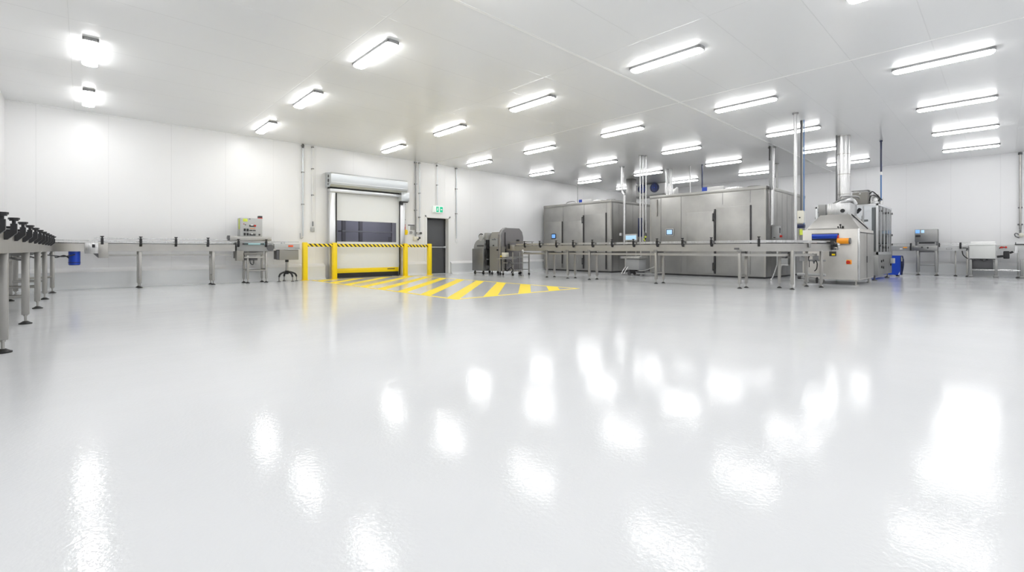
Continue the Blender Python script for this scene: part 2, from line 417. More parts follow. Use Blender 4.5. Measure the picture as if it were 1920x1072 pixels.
LX = [.08, 3.40, 6.97, 10.36, 13.59, 16.73, 19.80]; LY = {1: 12.82, 0: 9.86, -1: 6.87, -2: 3.80, -3: .72, -4: -2.35, -5: -5.4}
ordn = ['first', 'second', 'third', 'fourth', 'fifth', 'sixth', 'seventh']
LN = {1: 'line nearest the roller door wall', 0: 'second line from roller door wall', -1: 'third line from roller door wall',
      -2: 'fourth line from roller door wall', -3: 'line farthest to the right'}
FIRST = {1: 0, 0: 0, -1: 1, -2: 2, -3: 2}
proto = make_light(); used = False
for j, y in LY.items():
    for i, x in enumerate(LX):
        o = proto if not used else copy_tree(proto); used = True
        o.location = (x, y, CEIL)
        if j in FIRST and i >= FIRST[j]:
            o['label'] = 'white ceiling batten light, %s from left, %s' % (ordn[i-FIRST[j]], LN[j])
        else:
            o['label'] = 'ceiling batten light above or beside the camera, outside the picture'; o['group'] = 'ceiling lights outside the picture'
# ------------------------------------------------------------------ bollards and striped rails
def bollard(x, lab):
    t = thing('bollard', (x, 13.85, 0), lab, 'bollard', 'yellow bollards in front of the roller door')
    MB().box(x-.065, x+.065, 13.785, 13.915, .0, 1.09, .012).build('post', YEL, t)
    MB().box(x-.10, x+.10, 13.75, 13.95, 0, .01, .003).build('base_plate', YEL, t)
    MB().box(x-.055, x+.055, 13.795, 13.905, 1.085, 1.10, .006).build('cap', YEL, t)
BXs = [onY(571.5, 13.85), onY(627, 13.85), onY(760, 13.85), onY(805, 13.85)]
for x, l in zip(BXs, ('square yellow bollard nearest the swivel-footed conveyor end', 'square yellow bollard at the left edge of the roller door',
                      'square yellow bollard at the right edge of the roller door', 'square yellow bollard in front of the grey exit door')): bollard(x, l)
for a, b, l in zip(BXs, BXs[1:], ('short black and yellow striped rail left of the roller door', 'long black and yellow striped rail across the roller door',
                                 'short black and yellow striped rail between roller door and exit door')):
    tag(MB().box(a+.066, b-.066, 13.825, 13.875, .975, 1.065, .006).build('barrier_rail', HAZ), l, 'barrier rail', 'striped rails between the bollards')
# ------------------------------------------------------------------ conveyors
BZ0, BZ1 = .845, 1.015
def clamp(parent, x, y, nx, ny, h=.2, s=1.0):
    """black rail clamp on the beam face; (nx,ny) points away from the beam"""
    ang = math.atan2(ny, nx)
    pf = [(0, 0), (.018, 0), (.075*s, .055), (.075*s, h-.045), (.035*s, h-.045), (.035*s, .075), (0, .07)]
    m = MB(); m.prism(pf, 'y', -.024, .024)
    m.cyl((.055*s, 0, h-.05), (.055*s, 0, h-.012), .012, 10)
    z0 = BZ1-.06
    M = Matrix.Translation((x, y, z0)) @ Matrix.Rotation(ang, 4, 'Z')
    m.cyl((.055*s, 0, h-.075), (-.07, 0, h-.075), .010, 10)
    bmesh.ops.transform(m.bm, matrix=M, verts=m.bm.verts)
    c = m.build('guide_clamp', BLACK, parent)
    k = MB(); k.cyl((.055*s, 0, h-.022), (.055*s, 0, h-.004), .027, 14); k.cyl((.055*s, 0, h-.012), (.055*s, 0, h+.004), .034, 8)
    bmesh.ops.transform(k.bm, matrix=M, verts=k.bm.verts)
    k.build('knob', BLACK, c)
def leg(parent, x, y, top=BZ0+.02, w=.058, m_=STEEL, bot=.11, foot=.05):
    l = MB().box(x-w/2, x+w/2, y-w/2, y+w/2, bot, top, .006).build('leg', m_, parent)
    m = MB().cyl((x, y, .02), (x, y, bot+.01), .012, 10).cyl((x, y, bot-.015), (x, y, bot+.001), .022, 6)
    m.build('levelling_rod', STEEL, l)
    MB().cyl((x, y, 0), (x, y, .012), foot, 18).cyl((x, y, .012), (x, y, .034), foot*.9, 18, foot*.35).build('foot', RUB, l)
    return l
def rung(parent, p, q, z, r=.02): MB().cyl((*p, z), (*q, z), r, 10).build('rung', STEEL, parent)
def conveyor_body(t, path, half, rails=((1.045, 1.065), (1.105, 1.125)), th=.006, z0=BZ0, z1=BZ1, bm_=STEEL, bars=True):
    for s in (-1, 1):
        a, b = (half-.012, half) if s > 0 else (-half, -half+.012)
        MB().sweep(path, a, b, z0, z1).build('side_beam', bm_, t)
        m = MB()
        for r0, r1 in rails: m.sweep(path, s*(half-.055)-th, s*(half-.055)+th, r0, r1)
        m.build('guide_rail', LSTEEL, t)
    for s in (-1, 1): MB().sweep(path, s*(half-.02)-.008, s*(half-.02)+.008, z1-.004, z1+.012).build('rail_gap_shade', DARK, t)  # dark strip standing in for the shaded gap between rail and beam
    MB().sweep(path, -half+.012, half-.012, z1-.045, z1-.015).build('belt', BELT, t)
    MB().sweep(path, -half+.014, half-.014, z0+.01, z0+.025).build('return_tray', DSTEEL, t)
# --- near-left conveyor running away from the camera and turning at the corner
t = thing('conveyor', (-.69, 8.5, 0), 'long near conveyor along the left edge with black clamps and turned corner end', 'conveyor')
arc = [(-.69, 3.6), (-.69, 12.85)] + [(.08-.77*math.cos(a), 12.98+.80*math.sin(a)) for a in [math.radians(q) for q in (12, 25, 38, 51, 64, 77, 88)]] + [(.16, 13.78)]
conveyor_body(t, arc, .225, rails=((1.03, 1.045), (1.075, 1.09)))
for k in range(11): clamp(t, -.464, 4.72+.765*k, 1, 0, .175, .95)
for k in range(11): clamp(t, -.916, 4.72+.765*k, -1, 0, .175, .9)
for y in (4.0, 5.80, 7.9, 9.86, 11.6, 13.2):
    xf = -.50 if y < 13 else -.46; yb_ = y if y < 13 else 12.55
    leg(t, xf, y, w=.066, foot=.058); leg(t, -.92, yb_, w=.066, foot=.058)
    rung(t, (xf, y), (-.92, yb_), .33)
m = MB().box(-.80, -.74, 3.8, 12.9, .72, .76); m.build('cable_tray', STEEL, t)
for yy in (5.2, 6.6, 8.4, 9.4, 10.9, 12.3):
    MB().cyl((-.77, yy, .74), (-.77, yy, .86), .014, 8).box(-.88, -.52, yy-.02, yy+.02, .80, .83).build('tray_hanger', DSTEEL, t)
MB().tube([(-.6, 5.5, .80), (-.55, 6.4, .74), (-.62, 7.3, .80), (-.57, 8.4, .75), (-.6, 9.6, .79), (-.56, 11, .74), (-.5, 12.3, .78), (-.3, 13.2, .74), (-.12, 13.6, .78)], .012).build('cable', RUB, t)
mo = MB().cyl((-.14, 13.66, .845), (-.14, 13.66, .56), .095, 24).build('motor', BLUE, t)
MB().cyl((-.14, 13.66, .60), (-.14, 13.66, .615), .099, 24).cyl((-.14, 13.66, .565), (-.14, 13.66, .55), .085, 24).build('fan_cover', NAVY, mo)
MB().box(.02, .32, 13.535, 13.553, .80, 1.03, .004).build('drive_plate', LSTEEL, t)
MB().box(.24, .40, 13.53, 13.552, .70, 1.03, .004).build('joint_plate', STEEL, t)
MB().box(.14, .19, 13.50, 13.535, .93, 1.0, .006).build('sensor', BLACK, t)
MB().prism([(.12, .84), (.30, .78), (.34, .70), (.24, .70)], 'y', 13.555, 13.60).build('bracket', DGREY, t)
MB().tube([(-.5, 13.3, .80), (-.42, 13.5, .72), (-.3, 13.6, .76), (-.22, 13.62, .70)], .011).build('motor_cable', RUB, t)
# --- wall conveyor
WY0, WY1 = 13.58, 13.92
t = thing('conveyor', (1.6, 13.75, 0), 'straight steel conveyor along the left wall between corner and control cabinet', 'conveyor')
conveyor_body(t, [(.18, 13.75), (2.87, 13.75)], .17, rails=((1.055, 1.08), (1.125, 1.15)))
for px in (191.5, 264, 330, 390):
    x = onY(px, WY0-.03); clamp(t, x, WY0, 0, -1, .225, .8)
for x in (.96, 2.40): leg(t, x, WY0+.06); leg(t, x-.015, WY1-.05); rung(t, (x, WY0+.06), (x-.015, WY1-.05), .25)
MB().box(.42, 2.86, 13.72, 13.80, .735, .775).build('cable_tray', STEEL, t)
MB().box(.42, 2.86, 13.70, 13.82, .730, .736).build('tray_lip', LSTEEL, t)
# --- control / detection machine on the wall line
X0, X1 = onY(437, WY0), onY(513, WY0)
t = thing('metal_detector', ((X0+X1)/2, 13.75, 0), 'conveyor machine topped by a grey control cabinet with switches and a small red beacon', 'food machine')
x0, x1 = onY(444, WY0-.02), onY(513, WY0-.02)
MB().box(x0, x1, WY0-.02, WY0, .84, 1.075, .003).box(x0, x1, WY1, WY1+.02, .84, 1.075, .003).build('side_beam', GREYP, t)
MB().box(x0, x1-.02, WY0+.01, WY1-.01, .975, 1.0).build('belt', BELT, t)
xr = onY(508, 13.5); MB().cyl((xr, WY0-.05, .94), (xr, WY0-.02, .94), .085, 24).build('end_roller_cover', DGREY, t)
MB().box(onY(431, WY0), onY(510, WY0), WY0+.04, WY1+.05, 1.12, 1.235, .004).build('bridge', STEEL, t)
MB().box(onY(427, 13.6), onY(432, 13.6), 13.62, 13.68, 1.12, 1.25, .004).build('bracket', DGREY, t)
ca0, ca1 = onY(450, 13.62), onY(492, 13.62)
cz0, cz1 = 1.235, 1.72
cab = MB().box(ca0, ca1, 13.62, 13.90, cz0, cz1, .012).build('control_cabinet', LGREY, t, label='light grey control cabinet')
fy = 13.62
W = ca1-ca0; Hc = cz1-cz0
def fp(u, v): return ca0+u*W, cz0+(1-v)*Hc
def chip(name, u, v, w, h, m_, dep=.015):
    x, z = fp(u, v); MB().box(x-w/2*W, x+w/2*W, fy-dep, fy, z-h/2*Hc, z+h/2*Hc, .002).build(name, m_, cab)
chip('warning_label', .23, .12, .20, .16, LIME, .002)
for u, v in ((.17, .33), (.24, .37)): chip('button', u, v, .03, .05, RED if u < .2 else DARK)
for u in (.20, .33):
    for v in (.65, .88): chip('rotary_switch', u, v, .075, .14, BLACK, .03)
chip('selector_panel', .55, .42, .28, .10, DARK); chip('red_button', .66, .41, .09, .09, RED, .02); chip('white_button', .52, .38, .12, .05, WHITE, .02)
chip('meter', .48, .67, .13, .055, DARK); chip('meter', .63, .67, .12, .055, DARK); chip('meter_label', .56, .57, .24, .03, ORANGE, .004)
chip('selector_panel', .55, .90, .27, .10, DARK); chip('white_button', .52, .86, .07, .05, WHITE, .02)
chip('lock', .86, .90, .07, .09, DARK, .02); chip('catch', .43, .05, .05, .04, DARK, .012)
bx = onY(488, 13.7); MB().box(bx-.05, bx+.05, 13.68, 13.78, cz1, cz1+.075, .01).build('beacon', DARK, t); MB().box(bx-.051, bx+.051, 13.679, 13.781, cz1, cz1+.025, .004).build('beacon_base', RED, t)
MB().box(ca0-.012, ca0, 13.66, 13.72, cz1-.3, cz1-.02).build('warning_label', LIME, t)
MB().cyl((onY(458, 13.5), 13.50, 1.035), (onY(496, 13.5), 13.50, 1.035), .024, 12).build('guard_bar', TEAL, t)
MB().box(onY(455, 13.49), onY(465, 13.49), 13.47, 13.52, 1.02, 1.05).box(onY(488, 13.49), onY(495, 13.49), 13.47, 13.52, 1.02, 1.05).build('guard_clip', BLACK, t)
for px in (447, 499): clamp(t, onY(px, WY0-.05), WY0-.02, 0, -1, .20, .8)
MB().box(onY(444, 13.5), onY(457, 13.5), 13.50, 13.70, .60, .86, .006).build('drive_box', TAUPE, t)
MB().box(onY(440, 13.7), onY(446, 13.7), 13.72, 13.86, .66, .84, .006).build('drive_box', TAUPE, t)
MB().box(onY(458, 13.6), onY(495, 13.6), 13.66, 13.84, .745, .84, .004).build('underframe', DSTEEL, t)
MB().cyl((onY(458, 13.6), 13.62, .775), (onY(482, 13.6), 13.62, .775), .03, 12).build('drum', TAUPE, t)
MB().box(onY(458, 13.6), onY(496, 13.6), 13.60, 13.86, .66, .70, .004).build('pan', STEEL, t)
MB().box(onY(461, 13.6), onY(484, 13.6), 13.66, 13.80, .60, .66).build('gear_housing', DGREY, t)
lx0, lx1 = onY(464.5, 13.66), onY(499, 13.66)
for x in (lx0, lx1):
    leg(t, x, 13.66, w=.05); leg(t, x-.02, 13.98, w=.05)
rung(t, (lx0, 13.66), (lx1, 13.66), .33); rung(t, (lx0-.02, 13.98), (lx1-.02, 13.98), .33); rung(t, (lx0, 13.66), (lx0-.02, 13.98), .36); rung(t, (lx1, 13.66), (lx1-.02, 13.98), .36)
MB().tube([(lx0+.03, 13.6, .66), (lx0+.05, 13.58, .52), (lx0+.12, 13.6, .5), (lx0+.13, 13.62, .62)], .012).build('cable', RUB, t)
# --- swivel-foot end conveyor
x0, x1 = onY(513.5, 13.6), onY(562, 13.6)
t = thing('conveyor', (onY(538, 13.78), 13.8, 0), 'short end conveyor on a central column with black splayed feet beside yellow bollard', 'conveyor')
MB().box(x0+.01, x1, 13.60, 13.62, .91, 1.045, .003).box(x0+.01, x1, 13.94, 13.96, .91, 1.045, .003).box(x1-.015, x1, 13.62, 13.94, .90, 1.04).build('side_beam', LGREY, t)
MB().box(x0+.01, x1-.02, 13.63, 13.93, 1.02, 1.04).build('belt', BELT, t)
MB().box(x0+.02, x1-.01, 13.64, 13.655, 1.09, 1.115).box(x0+.02, x1-.01, 13.90, 13.915, 1.09, 1.115).box(x1-.4, x1-.38, 13.62, 13.655, 1.03, 1.09).box(x0+.2, x0+.22, 13.62, 13.655, 1.03, 1.09).build('guide_rail', LSTEEL, t)
MB().box(onY(541, 13.58), onY(550, 13.58), 13.588, 13.60, .965, 1.01).build('warning_label', ORED, t)
MB().box(onY(534, 13.58), x1+.01, 13.57, 13.60, .885, .905).build('lip', LSTEEL, t)
MB().box(onY(524, 13.6), onY(560, 13.6), 13.60, 13.92, .605, .885, .01).build('drive_box', TAUPE, t, label='beige grey drive box')
MB().box(onY(519.5, 13.6), onY(524, 13.6), 13.62, 13.9, .62, .86, .004).build('drive_box_end', DGREY, t)
cx = onY(538, 13.76); cy = 13.76
MB().cyl((cx, cy, .28), (cx, cy, .60), .034, 18).build('column', STEEL, t)
MB().cyl((cx, cy, .54), (cx, cy, .605), .045, 18).build('collar', BLACK, t)
bse = MB(); bse.cyl((cx, cy, .20), (cx, cy, .30), .05, 18)
for a in (-90+18, 200, -20, 90):
    a = math.radians(a); dx, dy = math.cos(a), math.sin(a)
    bse.tube([(cx+.02*dx, cy+.02*dy, .27), (cx+.12*dx, cy+.12*dy, .25), (cx+.21*dx, cy+.21*dy, .205), (cx+.245*dx, cy+.245*dy, .13)], .024, 10)
bb = bse.build('swivel_base', BLACK, t)
for a in (-90+18, 200, -20, 90):
    a = math.radians(a); x, y = cx+.245*math.cos(a), cy+.245*math.sin(a)
    MB().cyl((x, y, .02), (x, y, .14), .010, 8).cyl((x, y, 0), (x, y, .012), .04, 16).cyl((x, y, .012), (x, y, .03), .036, 16, .012).build('foot', DGREY, bb)
# --- main right conveyor
t = thing('conveyor', (11.1, 7, 0), 'longest steel conveyor in front of the two steel cabins, curving at its right end', 'conveyor')
RP = [(11.1, 11.55), (11.1, 4.15), (11.13, 3.90), (11.24, 3.66), (11.42, 3.48), (11.66, 3.36), (12.0, 3.25), (12.5, 3.13), (13.15, 3.02)]
conveyor_body(t, RP, .20, rails=((1.045, 1.095),), th=.012)
for px in (983.7, 1012.3, 1043, 1074.7, 1111, 1147.5, 1188, 1232.3, 1280, 1334): clamp(t, 10.899, onX(px, 10.87), -1, 0, .215, .75)
clamp(t, 10.95, 3.72, -.94, -.34, .215, .75)
for y in (10.07, 9.2, 8.37, 6.21, 4.12):
    leg(t, 10.93, y, foot=.048); leg(t, 11.27, y-.02, foot=.048); rung(t, (10.93, y), (11.27, y-.02), .27 if y < 7 else .8, .014)
leg(t, 11.50, 3.22); leg(t, 11.78, 3.56); leg(t, 12.62, 2.93); leg(t, 12.70, 3.25)
m = MB().sweep([(11.0, 11.3), (11.0, 4.1), (11.2, 3.55), (11.6, 3.25), (12.6, 3.05)], -.04, .04, .735, .745)
m.sweep([(11.0, 11.3), (11.0, 4.1), (11.2, 3.55), (11.6, 3.25), (12.6, 3.05)], -.045, -.04, .735, .79)
m.sweep([(11.0, 11.3), (11.0, 4.1), (11.2, 3.55), (11.6, 3.25), (12.6, 3.05)], .04, .045, .735, .79); m.build('cable_tray', STEEL, t)
MB().tube([(11.0, 11.2, .8), (11.02, 10.5, .77), (10.98, 9.8, .80), (11.02, 9, .77), (10.99, 8, .79), (11.0, 6.5, .77)], .011).build('cable', RUB, t)
for y in (10.07, 9.2, 8.37, 6.21, 4.12): MB().box(10.885, 10.90, y-.05, y+.05, .835, .885, .002).box(10.90, 11.30, y-.02, y+.02, .80, .845).build('leg_bracket', DSTEEL, t)
yl = onX(1381, 10.89); MB().box(10.892, 10.90, yl-.055, yl+.055, .885, .925).build('rating_plate', DGREY, t)
MB().box(12.0, 12.06, 3.0, 3.035, .93, 1.03, .004).build('bracket_plate', DSTEEL, t)
# drive end of the main conveyor
dr = MB().cyl((13.12, 2.79, .99), (13.12, 2.86, .99), .075, 20).cyl((13.12, 2.72, .99), (13.12, 2.79, .99), .045, 16).box(13.05, 13.2, 2.78, 2.86, .88, 1.08, .01).build('drive_sprocket', BLACK, t)
MB().box(13.06, 13.42, 2.80, 2.88, .86, .92, .006).cyl((13.1, 2.74, 1.03), (13.3, 2.74, 1.03), .02).cyl((13.25, 2.80, .90), (13.52, 2.80, .90), .025).build('drive_shaft', DSTEEL, t)
MB().sph((13.12, 2.70, 1.0), .035).sph((13.12, 2.70, .93), .025).build('hub', LSTEEL, t)
MB().box(13.22, 13.36, 2.78, 2.84, .97, 1.05, .006).build('chain_guard', LSTEEL, t)
# ------------------------------------------------------------------ slicing machine at the far end of the main conveyor
t = thing('slicing_machine', (11.2, 12.3, 0), 'grey machine with tall octagonal front hood at the conveyor far end', 'food machine')
X0, X1, Y0, Y1 = 10.66, 11.80, 12.05, 12.62
oc = [(X0, .13), (X0, 1.42), (X0+.10, 1.58), (X0+.22, 1.66), (X1-.20, 1.66), (X1-.06, 1.54), (X1, 1.34), (X1, .13)]
MB().prism(oc, 'y', Y0, Y0+.10).build('front_hood', HOODG, t, smooth=False)
MB().prism([(X0-.012, .13), (X0-.012, 1.43), (X0+.095, 1.595), (X0+.215, 1.675), (X0+.30, 1.675), (X0+.12, 1.56), (X0+.03, 1.40), (X0+.03, .13)], 'y', Y0-.03, Y0).build('hood_edge', LSTEEL, t, smooth=False)
bd = MB().prism([(X0+.01, .14), (X0+.01, 1.30), (X0+.12, 1.52), (X1-.15, 1.52), (X1-.03, 1.3), (X1-.03, .14)], 'y', Y0+.10, Y1).build('body', TAUPE, t, smooth=False)
MB().box(X0-.008, X0+.01, Y0+.12, Y1-.01, 1.0, 1.29, .004).build('control_panel', GREYP, t)
MB().box(X0-.016, X0-.008, Y0+.2, Y0+.42, 1.235, 1.255).box(X0-.016, X0-.008, Y0+.25, Y0+.29, 1.27, 1.285).build('button_strip', DARK, t)
MB().box(X0-.03, X0-.008, Y0+.30, Y0+.36, 1.02, 1.06, .004).cyl((X0-.03, Y0+.12, .88), (X0, Y0+.12, .88), .03).build('latch', BLACK, t)
MB().box(X0+.20, X0+.24, Y0-.035, Y0-.025, 1.0, 1.5).build('door_gap', DARK, t)
MB().box(X1-.36, X1-.24, Y0-.05, Y0-.02, 1.16, 1.26, .006).build('door_handle', BLACK, t)
MB().box(X0+.06, X0+.22, Y0-.03, Y0-.005, .14, 1.0, .004).build('access_panel', TAUPE, t)
MB().box(X0+.23, X0+.27, Y0-.035, Y0-.005, .14, .92).build('door_gap', DARK, t)
for x in (X0+.06, X1-.08):
    for y in (Y0+.05, Y1-.08):
        MB().cyl((x, y, .06), (x, y, .15), .015).cyl((x-.02, y, .045), (x+.02, y, .045), .045, 16).build('wheel', BLACK, t)
# rear drum unit
t = thing('feeder_drum', (10.8, 13.1, 0), 'grey round-topped feeder unit against the wall behind the slicing machine', 'food machine')
a0 = [(10.52, .13), (10.52, .93)] ; dome = [(10.95+.36*math.cos(a), .93+.34*math.sin(a)) for a in [math.radians(q) for q in range(180, -1, -18)]]
MB().box(10.50, 11.35, 12.78, 13.42, .13, .93, .012).build('body', DSTEEL, t)
# round cowl: arc in the y-z plane
pf = [(13.40, .93)]+[(13.06+.34*math.cos(math.radians(q)), .93+.33*math.sin(math.radians(q))) for q in range(10, 100, 15)]+[(12.80, 1.26), (12.80, .93)]
MB().prism(pf, 'x', 10.56, 11.30).build('cowl', GREYP, t)
MB().box(10.545, 10.56, 12.82, 13.2, 1.0, 1.06, .004).build('band', DGREY, t)
MB().cyl((10.55, 12.98, 1.32), (11.2, 12.98, 1.32), .12, 24).build('blower', LGREY, t)
MB().tube([(10.62, 13.1, 1.25), (10.60, 13.14, 1.38), (10.6, 13.04, 1.46), (10.6, 12.93, 1.44)], .022).build('hose', BLACK, t)
MB().box(10.6, 11.2, 12.66, 12.86, 1.24, 1.5, .03).build('gear_housing', GREYP, t)
MB().box(10.62, 10.9, 12.64, 12.78, .93, 1.24, .01).build('dark_drive', BLACK, t)
m = MB().tube([(10.58, 12.76, 1.1), (10.56, 12.68, 1.0), (10.58, 12.72, .9), (10.56, 12.67, .75), (10.58, 12.74, .55), (10.57, 12.67, .4)], .02).tube([(10.6, 12.7, .95), (10.58, 12.76, .7), (10.6, 12.68, .3)], .015)
m.build('hose', RUB, t)
MB().box(10.6, 11.2, 12.65, 12.78, .52, .56).box(10.6, 11.2, 12.65, 12.78, .2, .32).build('link_frame', DGREY, t)
for x in (10.58, 11.28):
    for y in (12.86, 13.34): MB().box(x-.02, x+.02, y-.02, y+.02, .07, .14).cyl((x-.02, y, .05), (x+.02, y, .05), .05, 16).build('castor', BLACK, t)
MB().box(10.56, 10.62, 12.64, 13.4, .04, .07).build('skid', STEEL, t)
# infeed frame with hoses in front of the slicer
t = thing('hose_stand', (11.1, 11.75, 0), 'small tubular stand with coiled hoses and drip shelf under conveyor far end', 'stand')
for x in (10.72, 11.5):
    for y in (11.45, 11.95):
        MB().box(x-.018, x+.018, y-.018, y+.018, .08, .80, .004).build('leg', STEEL, t); MB().cyl((x-.012, y, .04), (x+.012, y, .04), .04, 14).build('castor', BLACK, t)
for z in (.18, .42, .62): MB().box(10.72, 10.745, 11.45, 11.95, z, z+.025).box(11.49, 11.51, 11.45, 11.95, z, z+.025).box(10.72, 11.5, 11.44, 11.46, z, z+.025).build('cross_bar', LSTEEL, t)
MB().box(10.45, 10.95, 11.50, 12.0, .57, .595, .004).build('drip_shelf', LSTEEL, t)
MB().tube([(10.70, 11.42, .38), (10.69, 11.55, .52), (10.70, 11.68, .40), (10.69, 11.60, .28), (10.70, 11.48, .34), (10.69, 11.58, .44), (10.70, 11.75, .3)], .02).build('hose', DGREY, t)
MB().tube([(10.70, 11.5, .12), (10.69, 11.42, .2), (10.70, 11.55, .28), (10.69, 11.7, .16), (10.7, 11.85, .22)], .02).build('hose', BLACK, t)
bxx = MB().box(10.60, 10.78, 11.72, 11.90, .62, .79, .01).build('junction_box', CREAM, t)
MB().cyl((10.60, 11.94, .66), (10.60, 11.90, .66), .03).build('yellow_knob', YEL, t)
MB().sph((10.80, 11.05, .86), .035).build('white_knob', WHITE, t); MB().cyl((10.80, 11.05, .05), (10.80, 11.05, .85), .014).cyl((10.80, 11.05, 0), (10.80, 11.05, .05), .035).build('stand_rod', STEEL, t)
MB().cyl((10.74, 11.45, .16), (10.80, 11.05, .16), .012).build('tie_rod', STEEL, t)
# transfer head of main conveyor near slicer
t = thing('transfer_head', (11.1, 11.8, .85), 'clustered bright transfer rollers where the conveyor meets the octagonal hood machine', 'conveyor')
MB().box(10.90, 10.915, 11.56, 12.0, .85, 1.06, .003).box(11.285, 11.30, 11.56, 12.0, .85, 1.06, .003).build('side_plate', STEEL, t)
for k in range(6): MB().cyl((10.91, 11.62+.065*k, 1.03), (11.29, 11.62+.065*k, 1.03), .024, 12).build('roller', LSTEEL, t)
MB().box(10.86, 10.90, 11.80, 11.86, .92, 1.10, .006).build('clamp', BLACK, t)
MB().box(10.92, 11.28, 11.0, 11.9, 1.15, 1.17).box(11.2, 11.22, 11.0, 11.02, 1.03, 1.15).box(11.2, 11.22, 11.8, 11.82, 1.03, 1.15).build('top_guide', STEEL, t)
# ------------------------------------------------------------------ freezer cabins
def cabin(X0, X1, Y0, Y1, H, lab, hmi_px, hmi_y, seams, doors, hinge, near):
    t = thing('freezer_cabin', ((X0+X1)/2, (Y0+Y1)/2, 0), lab, 'freezer cabin')
    MB().box(X0, X1, Y0, Y1, .05, H-.10, .006).build('body', PANEL, t)
    MB().box(X0+.04, X1-.04, Y0+.04, Y1-.04, 0, .05).build('plinth', DARK, t)
    m = MB().box(X0-.012, X1+.012, Y0-.012, Y1+.012, H-.10, H, .006); m.build('cornice', PANEL, t)
    MB().box(X0-.005, X0, Y0, Y0+.05, .06, H-.10).box(X0-.005, X0, Y1-.05, Y1, .06, H-.10).build('corner_strip', STEEL, t)
    m = MB()
    for px, z0, z1 in seams:
        y = onX(px, X0); m.box(X0-.006, X0, y-.008, y+.008, z0, z1)
    m.build('seam', DSTEEL, t)
    m = MB(); n = int((X1-X0)/.5)
    for k in range(1, n): m.box(X0+k*.5-.006, X0+k*.5+.006, Y0-.004, Y0, .1, H-.12)
    m.box(X0+.02, X0+.10, Y0-.006, Y0, .06, H-.1); m.build('side_seam', DSTEEL, t)
    for a, b, z0, z1 in doors:
        ya, yb = onX(a, X0), onX(b, X0)
        dd = MB().box(X0-.03, X0, min(ya, yb), max(ya, yb), z0, z1, .01).build('door', PANEL, t)
        hpx = hinge[0]; yh = onX(hpx, X0)
        if abs(yh-ya) < .4 or abs(yh-yb) < .4:
            for hz in hinge[1]:
                MB().cyl((X0-.075, yh+.05, hz-.13), (X0-.075, yh+.05, hz+.13), .016, 12).box(X0-.075, X0-.03, yh+.035, yh+.065, hz-.12, hz-.09).box(X0-.075, X0-.03, yh+.035, yh+.065, hz+.09, hz+.12).build('handle', DGREY, dd)
    m = MB()
    for px, z0, z1, w in near:
        y = onX(px, X0); m.box(X0-.045, X0, y-w, y+w, z0, z1, .003)
    m.build('door_seal', DARK, t)
    hy = onX(hmi_px, X0); p = MB().box(X0-.03, X0, hy-.15, hy+.15, hmi_y-.125, hmi_y+.125, .012).build('display_panel', LGREY, t)
    MB().box(X0-.036, X0-.030, hy-.12, hy+.12, hmi_y-.098, hmi_y+.098, .004).build('bezel', NAVY, p)
    MB().box(X0-.040, X0-.036, hy-.098, hy+.098, hmi_y-.078, hmi_y+.078).build('screen', SCREEN if near[0][0] < 1200 else SCREEN2, p)
    return t
H = 2.84
t1 = cabin(15.0, 19.0, 10.42, 14.0, H, 'farther stainless steel freezer cabin with small blue display near its left edge', 1039, 1.48,
      [(1056, .1, H-.1), (1095, .1, H-.1), (1137, 2.1, H-.1)], [(1058, 1094, .12, 2.10), (1097, 1136, .12, 2.32), (1023, 1054, .12, 2.10)], (1095, (2.1, .42)),
      [(1094.5, .12, 2.3, .018), (1137, .12, 2.34, .02), (1054.5, .3, 2.1, .008)])
t2 = cabin(15.15, 19.15, 4.95, 8.85, H, 'nearer and larger looking stainless steel freezer cabin with white framed display', 1256, 1.51,
      [(1277, .1, H-.1), (1355, 2.35, H-.1), (1407, 2.35, H-.1), (1239, .1, H-.1)], [(1288, 1339, .12, 2.15), (1343, 1407, .12, 2.27)], (1341, (1.95, .33)),
      [(1341, .1, 2.22, .02), (1408, 1.0, 2.27, .02)])
MB().box(15.11, 15.15, 8.55, 8.60, 2.1, 2.7).build('cover_strip', STEEL, t2)
# isolator box on the side of the near cabin
t = thing('isolator_box', (15.6, 4.9, 1.2), 'grey isolator box with red knob on the near cabin side wall', 'switch box')
MB().box(15.62, 15.82, 4.74, 4.945, 1.22, 1.62, .012).build('body', LGREY, t)
MB().box(15.66, 15.78, 4.73, 4.74, 1.40, 1.56, .003).cyl((15.72, 4.74, 1.52), (15.72, 4.72, 1.52), .02).build('button_plate', DGREY, t)
MB().cyl((15.74, 4.74, 1.30), (15.74, 4.68, 1.30), .035).build('red_knob', RED, t)
MB().cyl((15.50, 4.84, 1.26), (15.64, 4.84, 1.26), .012).build('cable_stub', DARK, t)
# equipment on cabin roofs
def roof_unit(x, y, lab, s=1.0):
    t = thing('roof_unit', (x, y, H), lab, 'fan unit')
    MB().box(x, x+.6*s, y-.75*s, y, H, H+.17*s, .01).build('housing', WHITE, t)
    MB().box(x-.005, x, y-.2*s, y-.02, H+.0, H+.18*s).build('grille', BLUE, t)
    MB().box(x+.02, x+.5*s, y-1.25*s, y-.75*s, H, H+.10*s, .01).build('duct', LSTEEL, t)
    MB().cyl((x+.3*s, y-1.6*s, H), (x+.3*s, y-1.6*s, H+.09*s), .20*s, 20).build('extract_cowl', DSTEEL, t)
roof_unit(15.35, onX(1085, 15.35), 'white roof unit with blue grille on the farther freezer cabin', .9)
roof_unit(15.5, onX(1315, 15.5), 'white roof unit with blue grille on the nearer freezer cabin', 1.0)
t = tag(MB().tube([(15.3, 12.95, H), (15.3, 12.95, H+.07), (15.3, 12.8, H+.11), (15.3, 12.6, H+.11), (15.3, 12.45, H+.07), (15.3, 12.45, H)], .015).build('roof_pipe_loop', LSTEEL), 'thin bent pipe loop on the roof of the farther freezer cabin', 'pipe')
